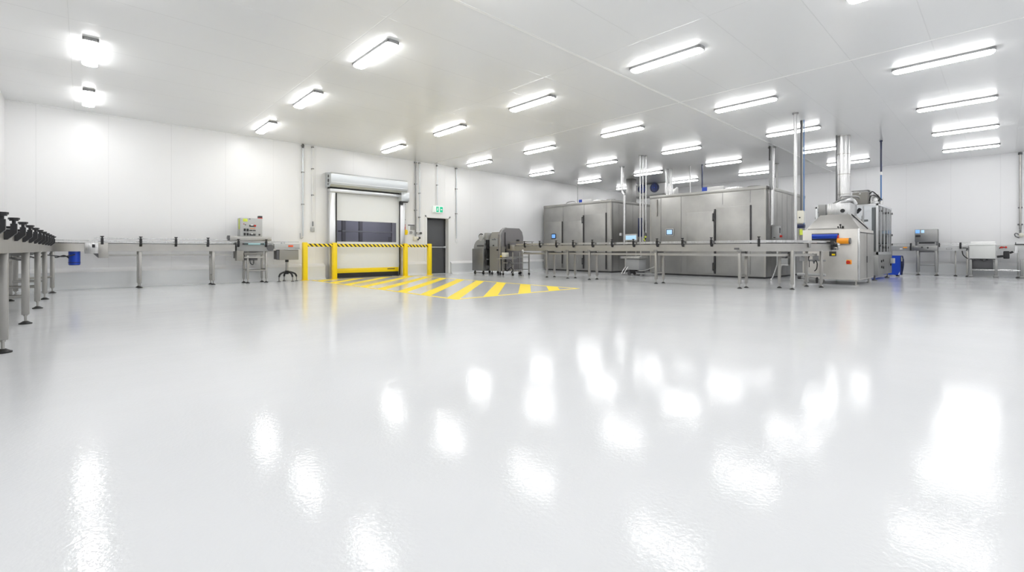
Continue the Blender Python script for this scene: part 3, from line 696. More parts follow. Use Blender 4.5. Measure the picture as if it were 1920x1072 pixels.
# evaporator with fans
t = thing('evaporator_unit', (20, 11.6, 3.5), 'white ceiling evaporator with two round navy fans beyond the cabins', 'cooling unit')
ex = 19.5; ya, yb = onX(1247, ex), onX(1186, ex)
MB().box(ex, ex+.75, ya, yb, 3.48, CEIL-.05, .01).build('housing', WHITE, t)
MB().box(ex-.12, ex+.8, ya-.05, yb+.1, 3.42, 3.45).build('drip_tray', DSTEEL, t)
for px in (1204, 1227):
    y = onX(px, ex-.03); f = MB().cyl((ex-.04, y, 3.79), (ex, y, 3.79), .225, 28).build('fan_grille', NAVY, t)
    fb = MB().cyl((ex-.055, y, 3.79), (ex-.04, y, 3.79), .05, 16)
    for q in range(8):
        a = q*PI/4; fb.box(ex-.048, ex-.042, y+.12*math.cos(a)-.012, y+.12*math.cos(a)+.012, 3.79+.12*math.sin(a)-.05, 3.79+.12*math.sin(a)+.05)
    for r in (.10, .16, .215):
        fb.tube([(ex-.046, y+r*math.cos(q*PI/8), 3.79+r*math.sin(q*PI/8)) for q in range(17)], .004, 5)
    fb.build('fan_hub', BLUE, f, isl=False)
for y in (ya+.1, yb-.1): MB().cyl((ex+.35, y, CEIL-.06), (ex+.35, y, CEIL), .02).build('hanger', STEEL, t)
t = thing('air_duct', (16.6, onX(1254, 16.6), H), 'twin vertical ducts from near cabin roof to ceiling with white cone', 'duct')
for px in (1251, 1258): 
    y = onX(px, 16.6); MB().cyl((16.6, y, H+.002), (16.6, y, CEIL-.004), .055, 18).build('pipe', LSTEEL, t)
y = onX(1268, 17.2); MB().cyl((17.2, y+.15, H+.16), (17.2, y-.05, H+.52), .26, 22, .03).build('cone', WHITE, t)
tag(MB().box(17.6, 17.95, onX(1185, 17.6), onX(1174, 17.6), H, CEIL, .004).build('roof_duct', DSTEEL), 'dark rectangular duct rising from the farther cabin roof', 'duct')
# ------------------------------------------------------------------ drop pipes
def drop(name, x, y, z0, r, m_, lab, cat='pipe', top=CEIL, flange=True):
    t = thing(name, (x, y, z0), lab, cat); MB().cyl((x, y, z0), (x, y, top), r, 16).build('pipe', m_, t)
    if flange: MB().cyl((x, y, top-.03), (x, y, top), r*1.7+.006, 16).build('ceiling_flange', DSTEEL, t)
    return t
def at(px, X): return X, onX(px, X)
x, y = at(1166.5, 14.85); t = thing('drop_pipe', (x, y, 1.05), 'grey service pipe dropping from ceiling beside the farther cabin corner', 'pipe')
MB().cyl((x, y, 3.22), (x, y, CEIL), .055, 16).tube([(x, y, 3.3), (x, y, 3.1), (x, y-.10, 2.95), (x, y-.10, 2.8)], .05).cyl((x, y-.10, 1.08), (x, y-.10, 2.9), .045, 16).build('pipe', LSTEEL, t)
MB().box(x-.05, x+.03, y+.0, y+.09, 1.42, 1.52).build('clamp', LGREY, t); MB().cyl((x, y, CEIL-.03), (x, y, CEIL), .09).build('ceiling_flange', DSTEEL, t)
x, y = at(1083, 16.0); t = drop('drop_conduit', x, y, H, .012, DSTEEL, 'thin grey conduit from ceiling to the farther cabin roof', 'conduit')
x, y = at(1294, 16.6); drop('drop_conduit', x, y, H, .022, WHITE, 'thin white conduit between ceiling and near cabin roof', 'conduit', flange=False)
x, y = at(1316.5, 16.6); drop('drop_conduit', x, y, H, .022, NAVY, 'thin dark navy conduit between ceiling and near cabin roof', 'conduit', flange=False)
x, y = at(1457, 18.4); t = drop('drop_conduit', x, y, H+.06, .035, DSTEEL, 'short dark conduit over the rear of near cabin roof', 'conduit')
MB().box(x-.12, x+.12, y-.1, y+.1, H, H+.06, .01).build('foot_plate', DARK, t)
x, y = at(1443, 15.35); y = 4.86
t = drop('drop_pipe', x+.06, y, 1.65, .062, LSTEEL, 'thick pale pipe down the front corner of the near cabin to isolator', 'pipe')
MB().cyl((x-.06, y, H+.1), (x-.06, y, CEIL), .05).tube([(x-.06, y, H+.2), (x-.05, y, H+.02), (x+.04, y-.0, H-.12)], .045).build('side_pipe', GREYP, t)
MB().box(x-.16, x-.12, y-.02, y+.02, H+.75, CEIL).build('black_conduit', DARK, t)
x, y = 11.95, 3.28
t = drop('drop_pipe', x, y, 1.006, .034, LSTEEL, 'tall bright steel pipe dropping onto the bend of the main conveyor', 'pipe')
MB().cyl((x, y, 1.006), (x, y, 1.06), .05).cyl((x+.02, y, 1.22), (x+.10, y, 1.22), .014).build('base_collar', STEEL, t)
t = thing('air_supply_column', (12.65, 3.32, 1.02), 'dark pipe bundle with cream regulator box above the conveyor, blue hose beside', 'air supply')
x = 12.75
for px, r, m_, nm in ((1502, .018, DGREY, 'pipe'), (1504.6, .014, STEEL, 'pipe'), (1507.4, .012, LBLUE, 'blue_hose')):
    y = onX(px, x); MB().cyl((x, y, 1.75 if m_ != LBLUE else 1.4), (x, y, CEIL), r, 12).build(nm, m_, t)
y = onX(1502, x); MB().box(x-.07, x+.09, y-.07, y+.075, 1.52, 1.83, .02).build('regulator_box', CREAM, t)
MB().cyl((x-.075, y+.01, 1.66), (x-.065, y+.01, 1.66), .018).build('gauge', DARK, t)
MB().box(x-.06, x+.06, y-.08, y+.08, 1.41, 1.50, .015).build('valve_block', NAVY, t)
MB().cyl((x, y, 1.50), (x, y, 1.53), .03).cyl((x, y, 1.38), (x, y, 1.41), .03).build('coupling', STEEL, t)
MB().cyl((x, y, 1.24), (x, y, 1.38), .035, 14).build('filter_bowl', LIME, t); MB().cyl((x-.01, y+.05, 1.05), (x-.01, y+.05, 1.4), .012).tube([(x, y, 1.25), (x, y+.05, 1.15), (x-.05, y+.02, 1.05)], .014).build('hose', STEEL, t)
MB().box(x-.05, x+.05, y-.05, y+.05, 1.0, 1.06, .006).build('bracket', DGREY, t)
x, y = 16.75, onX(1652, 16.75)
t = drop('air_hose', x, y, 2.3, .018, LBLUE, 'single straight blue air line dropping to the glazed machine', 'hose', flange=False)
MB().cyl((x, y, CEIL-.04), (x, y, CEIL), .035).cyl((x, y, 3.1), (x, y, CEIL-.02), .022).build('dark_sleeve', NAVY, t); MB().cyl((x, y, 3.03), (x, y, 3.12), .03).build('joint', WHITE, t)
# slim pipes above the small trolley
for px, top_, X_, l in ((1200.3, 1.07, 13.5, 'left'), (1205.4, 1.07, 13.6, 'middle'), (1211, 1.45, 13.7, 'right')):
    x, y = at(px, X_); drop('drop_conduit', x, y, top_, .020, LSTEEL, 'slim bright conduit over the pump trolley, %s one of three' % l, 'conduit')
# ------------------------------------------------------------------ pump trolley with screen, between the cabins
t = thing('pump_trolley', (13.9, 8.9, 0), 'wheeled grey pump cabinet with hoses under the conveyor between the cabins', 'trolley')
x = 13.8; ya, yb = onX(1198, x), onX(1173, x)
MB().box(x, x+.45, ya, yb, .20, .57, .01).build('cabinet', GREYP, t)
MB().box(x-.05, x+.5, ya-.05, yb+.18, .585, .66, .006).build('top_plate', LSTEEL, t)
MB().box(x+.1, x+.2, yb+.02, yb+.10, .25, .585).build('post', LSTEEL, t)
for k in (0, .1): MB().tube([(x-.03, yb-.02-k, .30), (x-.06, yb+.07-k, .16), (x-.07, yb+.12-k, .06)], .014).build('hose', WHITE, t)
m = MB()
for yy in (ya+.05, yb-.12): m.cyl((x+.02, yy, .06), (x+.06, yy, .06), .06, 16); m.cyl((x+.36, yy, .06), (x+.4, yy, .06), .06, 16); m.box(x+.02, x+.4, yy-.02, yy+.02, .06, .2)
m.build('castor', DGREY, t)
MB().box(x-.02, x+.1, ya-.6, ya+.1, .06, .10).tube([(x, ya, .18), (x, ya-.25, .2), (x+.1, ya-.55, .33)], .018).build('skid_arm', GREYP, t)
t = thing('operator_screen', (13.7, 9.2, 1.05), 'white framed operator screen standing above the conveyor between the cabins', 'screen')
x = 13.6; ya, yb = onX(1194, x), onX(1172, x)
MB().box(x, x+.06, ya, yb, 1.20, 1.42, .01).build('frame', LGREY, t); MB().box(x-.004, x, ya+.03, yb-.03, 1.23, 1.37).build('screen', SCREEN2, t)
MB().cyl((x+.03, ya+.05, .66), (x+.03, ya+.05, 1.2), .02).cyl((x+.03, yb-.05, .66), (x+.03, yb-.05, 1.2), .02).build('post', STEEL, t)
t = thing('blue_column', (13.9, 8.6, .66), 'narrow dark blue column beside slim pipes between the two cabins', 'column')
x = 13.95; MB().box(x, x+.12, onX(1203, x), onX(1196, x), 1.33, 1.98, .01).build('body', NAVY, t); MB().cyl((x+.06, onX(1200, x), .66), (x+.06, onX(1200, x), 1.34), .03).build('support', STEEL, t)
y = onX(1210, x); MB().tube([(x, y, 1.9), (x-.02, y+.02, 1.6), (x, y-.03, 1.4), (x, y, 1.25), (x, y+.07, 1.18)], .018).build('brown_hose', DARK, t); MB().sph((x-.02, y-.02, 1.32), .035).cyl((x-.02, y, 1.18), (x-.02, y+.05, 1.27), .02).build('yellow_valve', LIME, t)
# ------------------------------------------------------------------ hooded oven machine at the end of the main conveyor
MX, MXB, MYR, MYL = 13.95, 15.72, 2.44, 3.66
t = thing('shrink_oven', (14.8, 3.05, 0), 'steel machine with sloping hood and duct, yellow motor and red switch at conveyor end', 'food machine')
MB().box(MX, MXB, MYR, MYL, .13, 1.40, .008).build('body', steel('oven_steel', (.63, .61, .575), .46, .3), t)
MB().box(MX-.006, MX+.035, MYR-.006, MYR+.035, .13, 1.41, .003).build('corner_strip', LSTEEL, t)
MB().box(MX+.06, MXB-.02, MYR-.008, MYR, .16, 1.30, .004).build('side_panel', STEEL, t)
MB().box(MX+.85, MX+.86, MYR-.012, MYR-.006, .16, 1.30).box(MX+.06, MXB-.02, MYR-.012, MYR-.006, 1.30, 1.325).build('panel_gap', DARK, t)
MB().box(MX+.80, MX+.82, MYR-.03, MYR-.008, .55, .72, .004).build('panel_handle', DGREY, t)
yo0, yo1 = onX(1573, MX), onX(1522, MX)
MB().box(MX-.004, MX, yo0, yo1, 1.0, 1.30).build('opening', DARK, t)
MB().cyl((MX-.04, yo0+.02, 1.235), (MX-.04, yo1-.02, 1.235), .045, 20).build('infeed_roller', BLUE, t)
MB().box(MX-.06, MX-.006, yo0+.03, yo1-.03, 1.17, 1.19).build('infeed_belt', BLUE, t)
MB().box(MX-.07, MX, yo0-.005, yo0+.03, 1.02, 1.25, .004).build('roller_bracket', RED, t)
# motor
ym = onX(1583, MX-.15)
MB().cyl((MX-.15, ym+.13, 1.10), (MX-.15, ym-.10, 1.10), .072, 20).sph((MX-.15, ym+.13, 1.10), .072, 1, .4, 1).build('yellow_motor', ORANGE, t)
MB().cyl((MX-.15, ym-.10, 1.10), (MX-.15, ym-.13, 1.10), .076, 20).box(MX-.15, MX, ym-.05, ym+.05, 1.04, 1.10).build('motor_flange', DGREY, t)
ys = onX(1592, MX)
s = MB().box(MX-.02, MX, ys-.055, ys+.055, .52, .63, .006).build('switch_plate', ORANGE, t); MB().cyl((MX-.055, ys+.01, .572), (MX-.02, ys+.01, .572), .042, 18).build('red_switch', RED, s)
MB().box(MX-.01, MX, onX(1568, MX), onX(1555, MX), .72, .84).build('socket_recess', DARK, t); MB().box(MX-.03, MX-.01, onX(1566, MX), onX(1560, MX), .74, .78).build('warning_label', YEL, t)
for x in (MX+.08, MXB-.12):
    for y in (MYR+.08, MYL-.08): MB().box(x-.04, x+.04, y-.04, y+.04, .10, .135).cyl((x, y, .02), (x, y, .12), .018, 10).cyl((x, y, 0), (x, y, .02), .05, 16).build('foot', STEEL, t)
# hood
a = [(MX+.03, MYR+.0, 1.40), (MXB, MYR+.0, 1.34), (MXB, MYL, 1.40), (MX+.03, MYL-.06, 1.40)]
yt0, yt1 = onX(1592, 14.42), onX(1538, 14.42)
b = [(14.42, yt0, 1.80), (15.35, yt0, 1.80), (15.35, yt1, 1.80), (14.42, yt1, 1.80)]
hd = MB().loft(a, b).build('hood', STEEL, t, smooth=False)
MB().box(MX, MX+.03, MYR+.45, MYL-.12, 1.41, 1.44, .004).build('hood_rail', STEEL, hd)
# hinge bars and clips along hood right slope
def on_slope(u, v):   # u along x, v up the right-hand slope
    p0 = Vector(a[0]).lerp(Vector(a[1]), u); p1 = Vector(b[0]).lerp(Vector(b[1]), u); return p0.lerp(p1, v)
MB().tube([tuple(on_slope(.12, .95)+Vector((0, -.02, .02))), tuple(on_slope(.35, .62)+Vector((0, -.02, .02))), tuple(on_slope(.62, .12)+Vector((0, -.02, .02)))], .014, 6).build('gas_strut', BLACK, hd)
MB().tube([tuple(on_slope(.05, .88)+Vector((0, -.03, .02))), tuple(on_slope(.16, .72)+Vector((0, -.03, .02)))], .016, 6).build('grab_handle', BLACK, hd)
q = Vector((MX+.06, MYR+.40, 1.43)); MB().cyl(tuple(q), tuple(q+Vector((0, 0, .08))), .012).sph(tuple(q+Vector((-.01, .0, .08))), .025, 1, 1, 1).sph(tuple(q+Vector((0, -.05, .03))), .025).sph(tuple(q+Vector((0, .05, .03))), .02).build('star_knob', BLACK, hd)
# upper box
ub0, ub1 = onX(1594, 14.5), onX(1549, 14.5)
MB().box(14.5, 15.3, ub0, ub1, 1.78, 2.10, .008).build('exhaust_box', LSTEEL, t)
MB().cyl((14.48, ub0+.16, 1.90), (14.5, ub0+.16, 1.90), .05).build('round_port', BLACK, t)
MB().box(14.46, 14.8, ub1, onX(1534, 14.46), 1.76, 2.09, .008).build('side_control_box', DSTEEL, t)
dx, dy = 15.3, onX(1581.5, 15.3)
m = MB().cyl((dx, dy, 2.08), (dx, dy, CEIL), .155, 32); du = m.build('exhaust_duct', LSTEEL, t)
m = MB()
for z in (2.4, 2.95, 3.5, CEIL-.03): m.cyl((dx, dy, z-.012), (dx, dy, z+.012), .160, 32)
m.build('duct_band', STEEL, du)
MB().tube([(14.7, ub1-.1, 2.10), (14.8, ub1-.25, 2.24), (15.0, ub0+.25, 2.32), (15.35, ub0+.02, 2.33), (15.5, ub0-.02, 2.28)], .02, 8).build('pipe_arm', DSTEEL, t)
MB().tube([(14.8, ub1-.12, 2.10), (15.0, ub1-.3, 2.20), (15.3, ub0+.12, 2.24), (15.4, ub0+.06, 2.12)], .065, 12).build('flex_duct', LSTEEL, t)
MB().cyl((dx-.19, dy+.12, 2.12), (dx-.19, dy+.12, CEIL), .018, 10).build('sensor_conduit', DGREY, t)
# ------------------------------------------------------------------ glazed filling machine behind the oven
GX0, GX1, GY0, GY1 = 16.55, 18.85, 2.46, 4.0
t = thing('filling_machine', (17.7, 3.2, 0), 'tall glazed machine on a grey base cabinet behind the hooded machine', 'food machine')
bs_ = MB().box(GX0, GX1, GY0, GY1, .15, .74, .01).build('base_cabinet', DSTEEL, t)
for x, z in ((GX0+.45, .55), (GX0+.75, .57), (GX0+.5, .38), (GX0+.78, .36), (GX1-.25, .42)): MB().cyl((x, GY0-.02, z), (x, GY0, z), .035, 16).build('knob', BLACK, bs_)
MB().box(GX1-.4, GX1-.15, GY0-.10, GY0-.005, .46, .62, .008).build('socket_box', LGREY, t)
for x in (GX0+.1, GX1-.15):
    for y in (GY0+.1, GY1-.1): MB().cyl((x, y, .03), (x, y, .16), .022).cyl((x, y, 0), (x, y, .03), .06, 14).build('foot', DGREY, t)
MB().box(GX0+.2, GX1-.2, GY0+.09, GY0+.12, .07, .10).build('skid', LSTEEL, t)
m = MB()
for x in (GX0+.03, GX1-.03):
    for y in (GY0+.03, GY1-.03): m.box(x-.025, x+.025, y-.025, y+.025, .74, 2.2)
m.box(GX0, GX1, GY0, GY0+.05, 2.15, 2.2).box(GX0, GX1, GY1-.05, GY1, 2.15, 2.2).box(GX0, GX0+.05, GY0, GY1, 2.15, 2.2).box(GX1-.05, GX1, GY0, GY1, 2.15, 2.2)
m.box(GX0, GX1, GY0, GY0+.05, .74, .82).box(GX0, GX0+.05, GY0, GY1, .74, .82)
for f in (.22, .46, .70, .86): m.box(GX0+f*(GX1-GX0)-.02, GX0+f*(GX1-GX0)+.02, GY0, GY0+.04, .8, 2.15)
for yy in (GY0+.35, GY0+.75): m.box(GX0, GX0+.035, yy-.02, yy+.02, .8, 2.15)
m.build('frame', ALU, t)
MB().box(GX0+.06, GX0+.16, GY0+.06, GY0+.16, .86, 2.1, .01).build('inner_column', GREYP, t)
for f0, f1 in ((.03, .21), (.23, .45), (.47, .69), (.71, .85), (.87, .98)): MB().box(GX0+f0*2.3, GX0+f1*2.3, GY0+.012, GY0+.020, .83, 2.15).build('glass_panel', GLASS, t)
for y0, y1 in ((GY0+.05, GY0+.33), (GY0+.37, GY0+.73), (GY0+.77, GY1-.05)): MB().box(GX0+.012, GX0+.020, y0, y1, .83, 2.15).build('glass_panel', GLASS, t)
for f, z in ((.22, 2.02), (.46, 1.98), (.46, .95), (.70, 2.02), (.99, 2.03), (.99, 1.35), (.99, 1.05), (.1, 1.0), (.7, .95), (.32, .95)): MB().cyl((GX0+f*2.3, GY0-.02, z), (GX0+f*2.3, GY0+.0, z), .032, 12).build('door_knob', BLACK, t)
MB().box(GX0+1.05, GX0+1.10, GY0+.05, GY0+.09, .8, 2.1).build('dark_shaft', DGREY, t)
MB().box(GX0+1.2, GX0+1.5, GY0-.03, GY0-.005, 1.35, 1.38, .004).build('handle', DGREY, t)
# inner workings
m = MB()
for k in range(5):
    y = GY0+.45+.25*k; m.cyl((GX0+.5, y, .85), (GX0+.5, y, 1.9), .018, 10)
m.cyl((GX0+.4, GY0+.3, 1.75), (GX0+.4, GY1-.1, 1.75), .03).cyl((GX0+.4, GY0+.3, 1.45), (GX0+.4, GY1-.1, 1.45), .025).box(GX0+.35, GX0+.9, GY0+.4, GY0+.8, .85, 1.25, .01)
m.build('valve_rods', GREYP, t)
m = MB(); rr = random.Random(3)
for k in range(16):
    y = GY0+.55+rr.random()*.9; z = 1.75+rr.random()*.3; x = GX0+.3+rr.random()*.3
    m.cyl((x, y, z), (x+.1, y+rr.uniform(-.1, .1), z+rr.uniform(-.1, .1)), rr.uniform(.03, .07), 12); m.tube([(x, y, z), (x-.1, y+.1, z+.1), (x-.05, y+.25, z-.05), (x, y+.3, z-.2)], .012, 6)
m.build('filling_heads', DGREY, t, isl=False)
MB().box(GX0+.3, GX0+.5, GY0+.9, GY0+1.2, 1.3, 1.7, .02).build('white_tank', WHITE, t)
MB().box(GX0+.1, GX0+.5, GY0+.05, GY1-.1, .80, .86).build('deck', STEEL, t)
MB().box(GX0-.0, GX0+.02, GY1-.9, GY1-.1, .3, .7).build('rear_panel', DARK, t)
# box on top
bx0, bx1 = onX(1627, 16.6), onX(1598, 16.6)
tb = thing('switch_cabinet', (16.9, (bx0+bx1)/2, 2.2), 'grey boxy switch cabinet lying on top of the glazed machine', 'cabinet')
MB().box(16.6, 17.25, bx0, bx1, 2.21, 2.56, .008).build('body', TAUPE, tb); MB().box(16.55, 17.3, bx0-.02, bx1+.02, 2.60, 2.615).build('lid', DSTEEL, tb); MB().box(16.62, 17.2, bx0+.02, bx1-.02, 2.56, 2.60).build('lid_gap', LSTEEL, tb)
MB().box(16.595, 16.60, (bx0+bx1)/2-.02, (bx0+bx1)/2+.02, 2.50, 2.54).build('catch', WHITE, tb)
for y in (bx0+.05, bx1-.05): MB().box(16.7, 17.1, y-.03, y+.03, 2.195, 2.215).build('foot', DGREY, tb)
tb = thing('pneumatic_assembly', (16.9, 2.75, 2.2), 'cluster of silver fittings and black hoses beside the grey switch cabinet', 'pneumatics')
m = MB()
for k, (u, r, hh) in enumerate(((.03, .035, .40), (.10, .03, .33), (.17, .045, .28), (.25, .05, .18))): m.cyl((16.75+.1*(k % 2), bx0-u-.02, 2.2), (16.75+.1*(k % 2), bx0-u-.02, 2.2+hh), r, 14)
m.box(16.6, 17.0, GY0+.02, bx0-.07, 2.2, 2.28, .01).box(16.7, 16.9, GY0+.05, GY0+.15, 2.2, 2.42, .02); m.build('fitting', LSTEEL, tb)
MB().tube([(16.7, bx0-.03, 2.5), (16.65, bx0-.1, 2.56), (16.7, bx0-.18, 2.48), (16.7, bx0-.26, 2.36), (16.7, bx0-.2, 2.24)], .014).tube([(16.65, bx0-.03, 2.3), (16.6, bx0-.08, 2.44), (16.65, bx0-.2, 2.42), (16.7, bx0-.32, 2.3)], .012).build('hose', BLACK, tb)
# blue bin
t = thing('waste_cart', (20.1, 2.6, 0), 'blue upright cart with dark handle beside the glazed machine', 'cart')
x = 20.0; y1_ = onX(1676, x)+.6; y0_ = onX(1688.5, x)
MB().prism([(y0_, .04), (y0_, .69), (y1_, .69), (y1_, .04)], 'x', x, x+.45).build('body', BLUE, t)
MB().tube([(x-.02, onX(1692, x), .68), (x-.06, onX(1694, x), .55), (x-.06, onX(1694, x), .35), (x-.02, onX(1691, x), .1)], .02).build('handle', NAVY, t)
MB().box(x-.01, x+.1, onX(1691.8, x), onX(1689.5, x), .04, .69, .006).build('corner_post', NAVY, t)
MB().box(x-.02, x, onX(1692, x), onX(1690, x), .50, .66, .003).build('label', CREAM, t)
MB().cyl((x+.05, y0_+.1, .04), (x+.12, y0_+.1, .04), .04).cyl((x+.3, y0_+.1, .04), (x+.37, y0_+.1, .04), .04).cyl((x+.05, y1_-.1, .04), (x+.12, y1_-.1, .04), .04).cyl((x+.3, y1_-.1, .04), (x+.37, y1_-.1, .04), .04).build('castor', BLACK, t)
MB().prism([(onX(1687, x), .05), (onX(1684, x), .05), (onX(1687, x), .16)], 'x', x-.004, x).build('white_corner', WHITE, t)
# ------------------------------------------------------------------ small stand by near cabin corner and pump under conveyor bend
t = thing('step_stand', (14.6, 4.4, 0), 'pale tubular stand with sloping legs in front of the near cabin corner', 'stand')
x = 14.5; pa = lambda px: onX(px, x)
MB().box(x, x+.02, pa(1462), pa(1456), .42, .85, .003).build('upright_plate', LGREY, t)
MB().tube([(x, pa(1458), .52), (x, pa(1457), .45), (x-.02, pa(1452), .2), (x-.03, pa(1447), .03)], .016).build('leg', LSTEEL, t)
MB().tube([(x+.25, pa(1462), .5), (x+.25, pa(1459), .35), (x+.2, pa(1455), .02)], .016).build('leg', LSTEEL, t)
MB().cyl((x-.03, pa(1448), .03), (x-.03, pa(1446), .03), .03).build('wheel', WHITE, t)
MB().box(x, x+.35, pa(1478), pa(1460), .44, .47, .004).build('shelf', LSTEEL, t); MB().box(x+.02, x+.3, pa(1477), pa(1461), .47, .64, .004).build('tray_back', GREYP, t)
MB().prism([(pa(1464), .82), (pa(1477), .82), (pa(1474), .70), (pa(1471), .64), (pa(1466), .70)], 'x', x+.02, x+.2).build('hopper', DGREY, t)
MB().tube([(x+.3, pa(1477), .5), (x+.3, pa(1478), .3), (x+.28, pa(1476), .02)], .016).build('leg', LSTEEL, t)
t = thing('pipe_pump', (13.2, 3.3, 0), 'low steel pump and pipe frame beneath the curved conveyor end', 'pump')
x = 13.15; pa = lambda px: onX(px, x)
MB().cyl((x, pa(1495), .27), (x, pa(1548), .27), .035, 14).build('pipe', LGREY, t)
MB().cyl((x-.05, pa(1500), .19), (x-.05, pa(1513), .17), .03, 12).cyl((x-.05, pa(1519), .16), (x-.05, pa(1532), .14), .06, 16).build('pump_body', DSTEEL, t)
MB().cyl((x-.05, pa(1532), .14), (x-.05, pa(1534), .14), .075, 16).cyl((x-.07, pa(1498), .19), (x-.07, pa(1503), .19), .04, 14).build('pump_end', BLACK, t)
for px in (1509, 1540): MB().box(x-.02, x+.02, pa(px)-.02, pa(px)+.02, .02, .80).cyl((x, pa(px), 0), (x, pa(px), .02), .05, 16).build('post', STEEL, t)
MB().cyl((x, pa(1500), .62), (x, pa(1548), .62), .022).box(x-.03, x+.03, pa(1512), pa(1500), .6, .72, .008).box(x-.04, x+.03, pa(1535), pa(1524), .64, .74, .008).build('manifold', GREYP, t)
MB().tube([(x-.03, pa(1530), .62), (x-.04, pa(1533), .55), (x-.04, pa(1532), .42), (x-.04, pa(1528), .36)], .012).tube([(x-.03, pa(1516), .62), (x-.04, pa(1518), .72), (x-.02, pa(1525), .78), (x, pa(1533), .70)], .014).tube([(x-.03, pa(1518), .62), (x-.03, pa(1518), .45)], .008).build('hose', RUB, t)
MB().cyl((x-.04, pa(1527), .60), (x-.04, pa(1527), .54), .03, 12, .01).sph((x-.05, pa(1505), .74), .03).sph((x-.05, pa(1513), .76), .035).sph((x-.05, pa(1523), .75), .03).build('valve', DGREY, t)
MB().box(x-.06, x+.06, pa(1534), pa(1509), .06, .09).build('base', DSTEEL, t)
tag(MB().cyl((12.35, 3.42, 0), (12.35, 3.42, .84), .022, 12).build('support_pole', WHITE), 'slim white upright pole beside the conveyor leg near the bend', 'pole')
# ------------------------------------------------------------------ back-wall line at the right
BXF = 21.30; pa = lambda px: onX(px, BXF)
def back_conv(p0, p1, lab, m_, rails=True, z0=.85, z1=1.02):
    t = thing('conveyor', (BXF+.2, (pa(p0)+pa(p1))/2, 0), lab, 'conveyor')
    MB().box(BXF, BXF+.015, pa(p0), pa(p1), z0, z1, .003).box(BXF+.385, BXF+.40, pa(p0), pa(p1), z0, z1, .003).build('side_beam', m_, t)
    MB().box(BXF+.015, BXF+.385, pa(p0), pa(p1), z1-.05, z1-.02).build('belt', BELT, t)
    if rails: MB().box(BXF+.03, BXF+.045, pa(p0), pa(p1), 1.05, 1.075).box(BXF+.03, BXF+.045, pa(p0), pa(p1), 1.10, 1.12).build('guide_rail', LSTEEL, t)
    return t
t = back_conv(1660, 1710.5, 'dark sided conveyor at the back wall leading out of the glazed machine', GREYP)
leg(t, BXF+.05, onX(1668, BXF)); leg(t, BXF+.35, onX(1668, BXF))
MB().box(BXF-.06, BXF-.005, pa(1701), pa(1694), .945, .985, .006).build('orange_sensor', ORANGE, t); MB().box(BXF-.01, BXF, pa(1692), pa(1687), .90, .94).build('label', WHITE, t)
MB().box(BXF-.05, BXF-.0, pa(1709.5), pa(1706.5), .86, 1.12, .006).build('clamp', BLACK, t)
t = thing('checkweigher', (BXF+.2, pa(1736), 0), 'steel framed inspection machine with upright grey hood and blue display at back wall', 'food machine')
MB().box(BXF-.01, BXF+.42, pa(1758), pa(1711), .86, 1.03, .006).build('bed', DSTEEL, t)
hd = MB().box(BXF, BXF+.4, pa(1758), pa(1715), 1.16, 1.60, .012).build('hood', DSTEEL, t)
MB().box(BXF-.008, BXF, pa(1757), pa(1716), 1.585, 1.60).build('hood_edge', LSTEEL, hd)
MB().box(BXF-.015, BXF, pa(1724.5), pa(1716.5), 1.46, 1.58, .004).build('blue_display', SCREEN, hd); MB().box(BXF-.015, BXF, pa(1733), pa(1727), 1.47, 1.57, .004).build('blue_label', SCREEN2, hd)
MB().box(BXF-.02, BXF, pa(1726), pa(1716.5), 1.33, 1.40, .004).build('handle', BLACK, hd)
MB().box(BXF, BXF+.04, pa(1720), pa(1716), 1.0, 1.17).box(BXF, BXF+.04, pa(1758), pa(1755), 1.0, 1.17).box(BXF+.3, BXF+.34, pa(1758), pa(1755), 1.0, 1.17).build('hood_post', DGREY, t)
MB().box(BXF+.1, BXF+.14, pa(1752), pa(1722), 1.10, 1.15).cyl((BXF-.03, pa(1729), .97), (BXF, pa(1729), .97), .03).cyl((BXF-.02, pa(1741), .96), (BXF-.01, pa(1739), .96), .03).build('fitting', DARK, t)
MB().box(BXF+.02, BXF+.36, pa(1752), pa(1722), .80, .855).build('underframe', DGREY, t)
for px in (1720, 1755): leg(t, BXF+.05, pa(px), w=.07, m_=DSTEEL); leg(t, BXF+.35, pa(px)-.0, w=.07, m_=DSTEEL)
MB().box(BXF+.03, BXF+.06, pa(1755), pa(1720), .33, .36).box(BXF+.34, BXF+.37, pa(1755), pa(1720), .33, .36).build('rung', DSTEEL, t)
t = back_conv(1759, 1815.5, 'pale conveyor section at the back wall between hooded inspection machine and white cabinet', LGREY)
MB().box(BXF-.004, BXF, pa(1785), pa(1774), .895, .945).build('plate_border', DGREY, t); MB().box(BXF-.008, BXF-.004, pa(1784.2), pa(1774.8), .902, .938).build('plate', LGREY, t)
MB().box(BXF-.05, BXF-.0, pa(1803), pa(1799), .92, 1.13, .006).build('clamp', BLACK, t); MB().box(BXF-.03, BXF, pa(1762.5), pa(1760), .98, 1.12, .006).build('bracket', BLACK, t)
MB().tube([(BXF-.01, pa(1805), .95), (BXF-.05, pa(1810), .95), (BXF-.05, pa(1814), .92), (BXF-.02, pa(1812), .87)], .012).tube([(BXF-.01, pa(1804), .85), (BXF-.02, pa(1806), .72), (BXF, pa(1812), .62), (BXF+.02, pa(1814.5), .6)], .014).build('cable', RUB, t)
leg(t, BXF+.35, pa(1790), w=.04)
leg(t, BXF+.05, pa(1813.5), w=.05)
t = last = thing('conveyor', (BXF+.2, pa(1900), 0), 'last pale conveyor at the right edge on a low steel frame, black motor below', 'conveyor')
MB().box(BXF-.02, BXF+.02, -.75, pa(1818), .21, .255, .004).box(BXF+.36, BXF+.40, -.75, pa(1818), .21, .255, .004).build('lower_rail', LSTEEL, t)
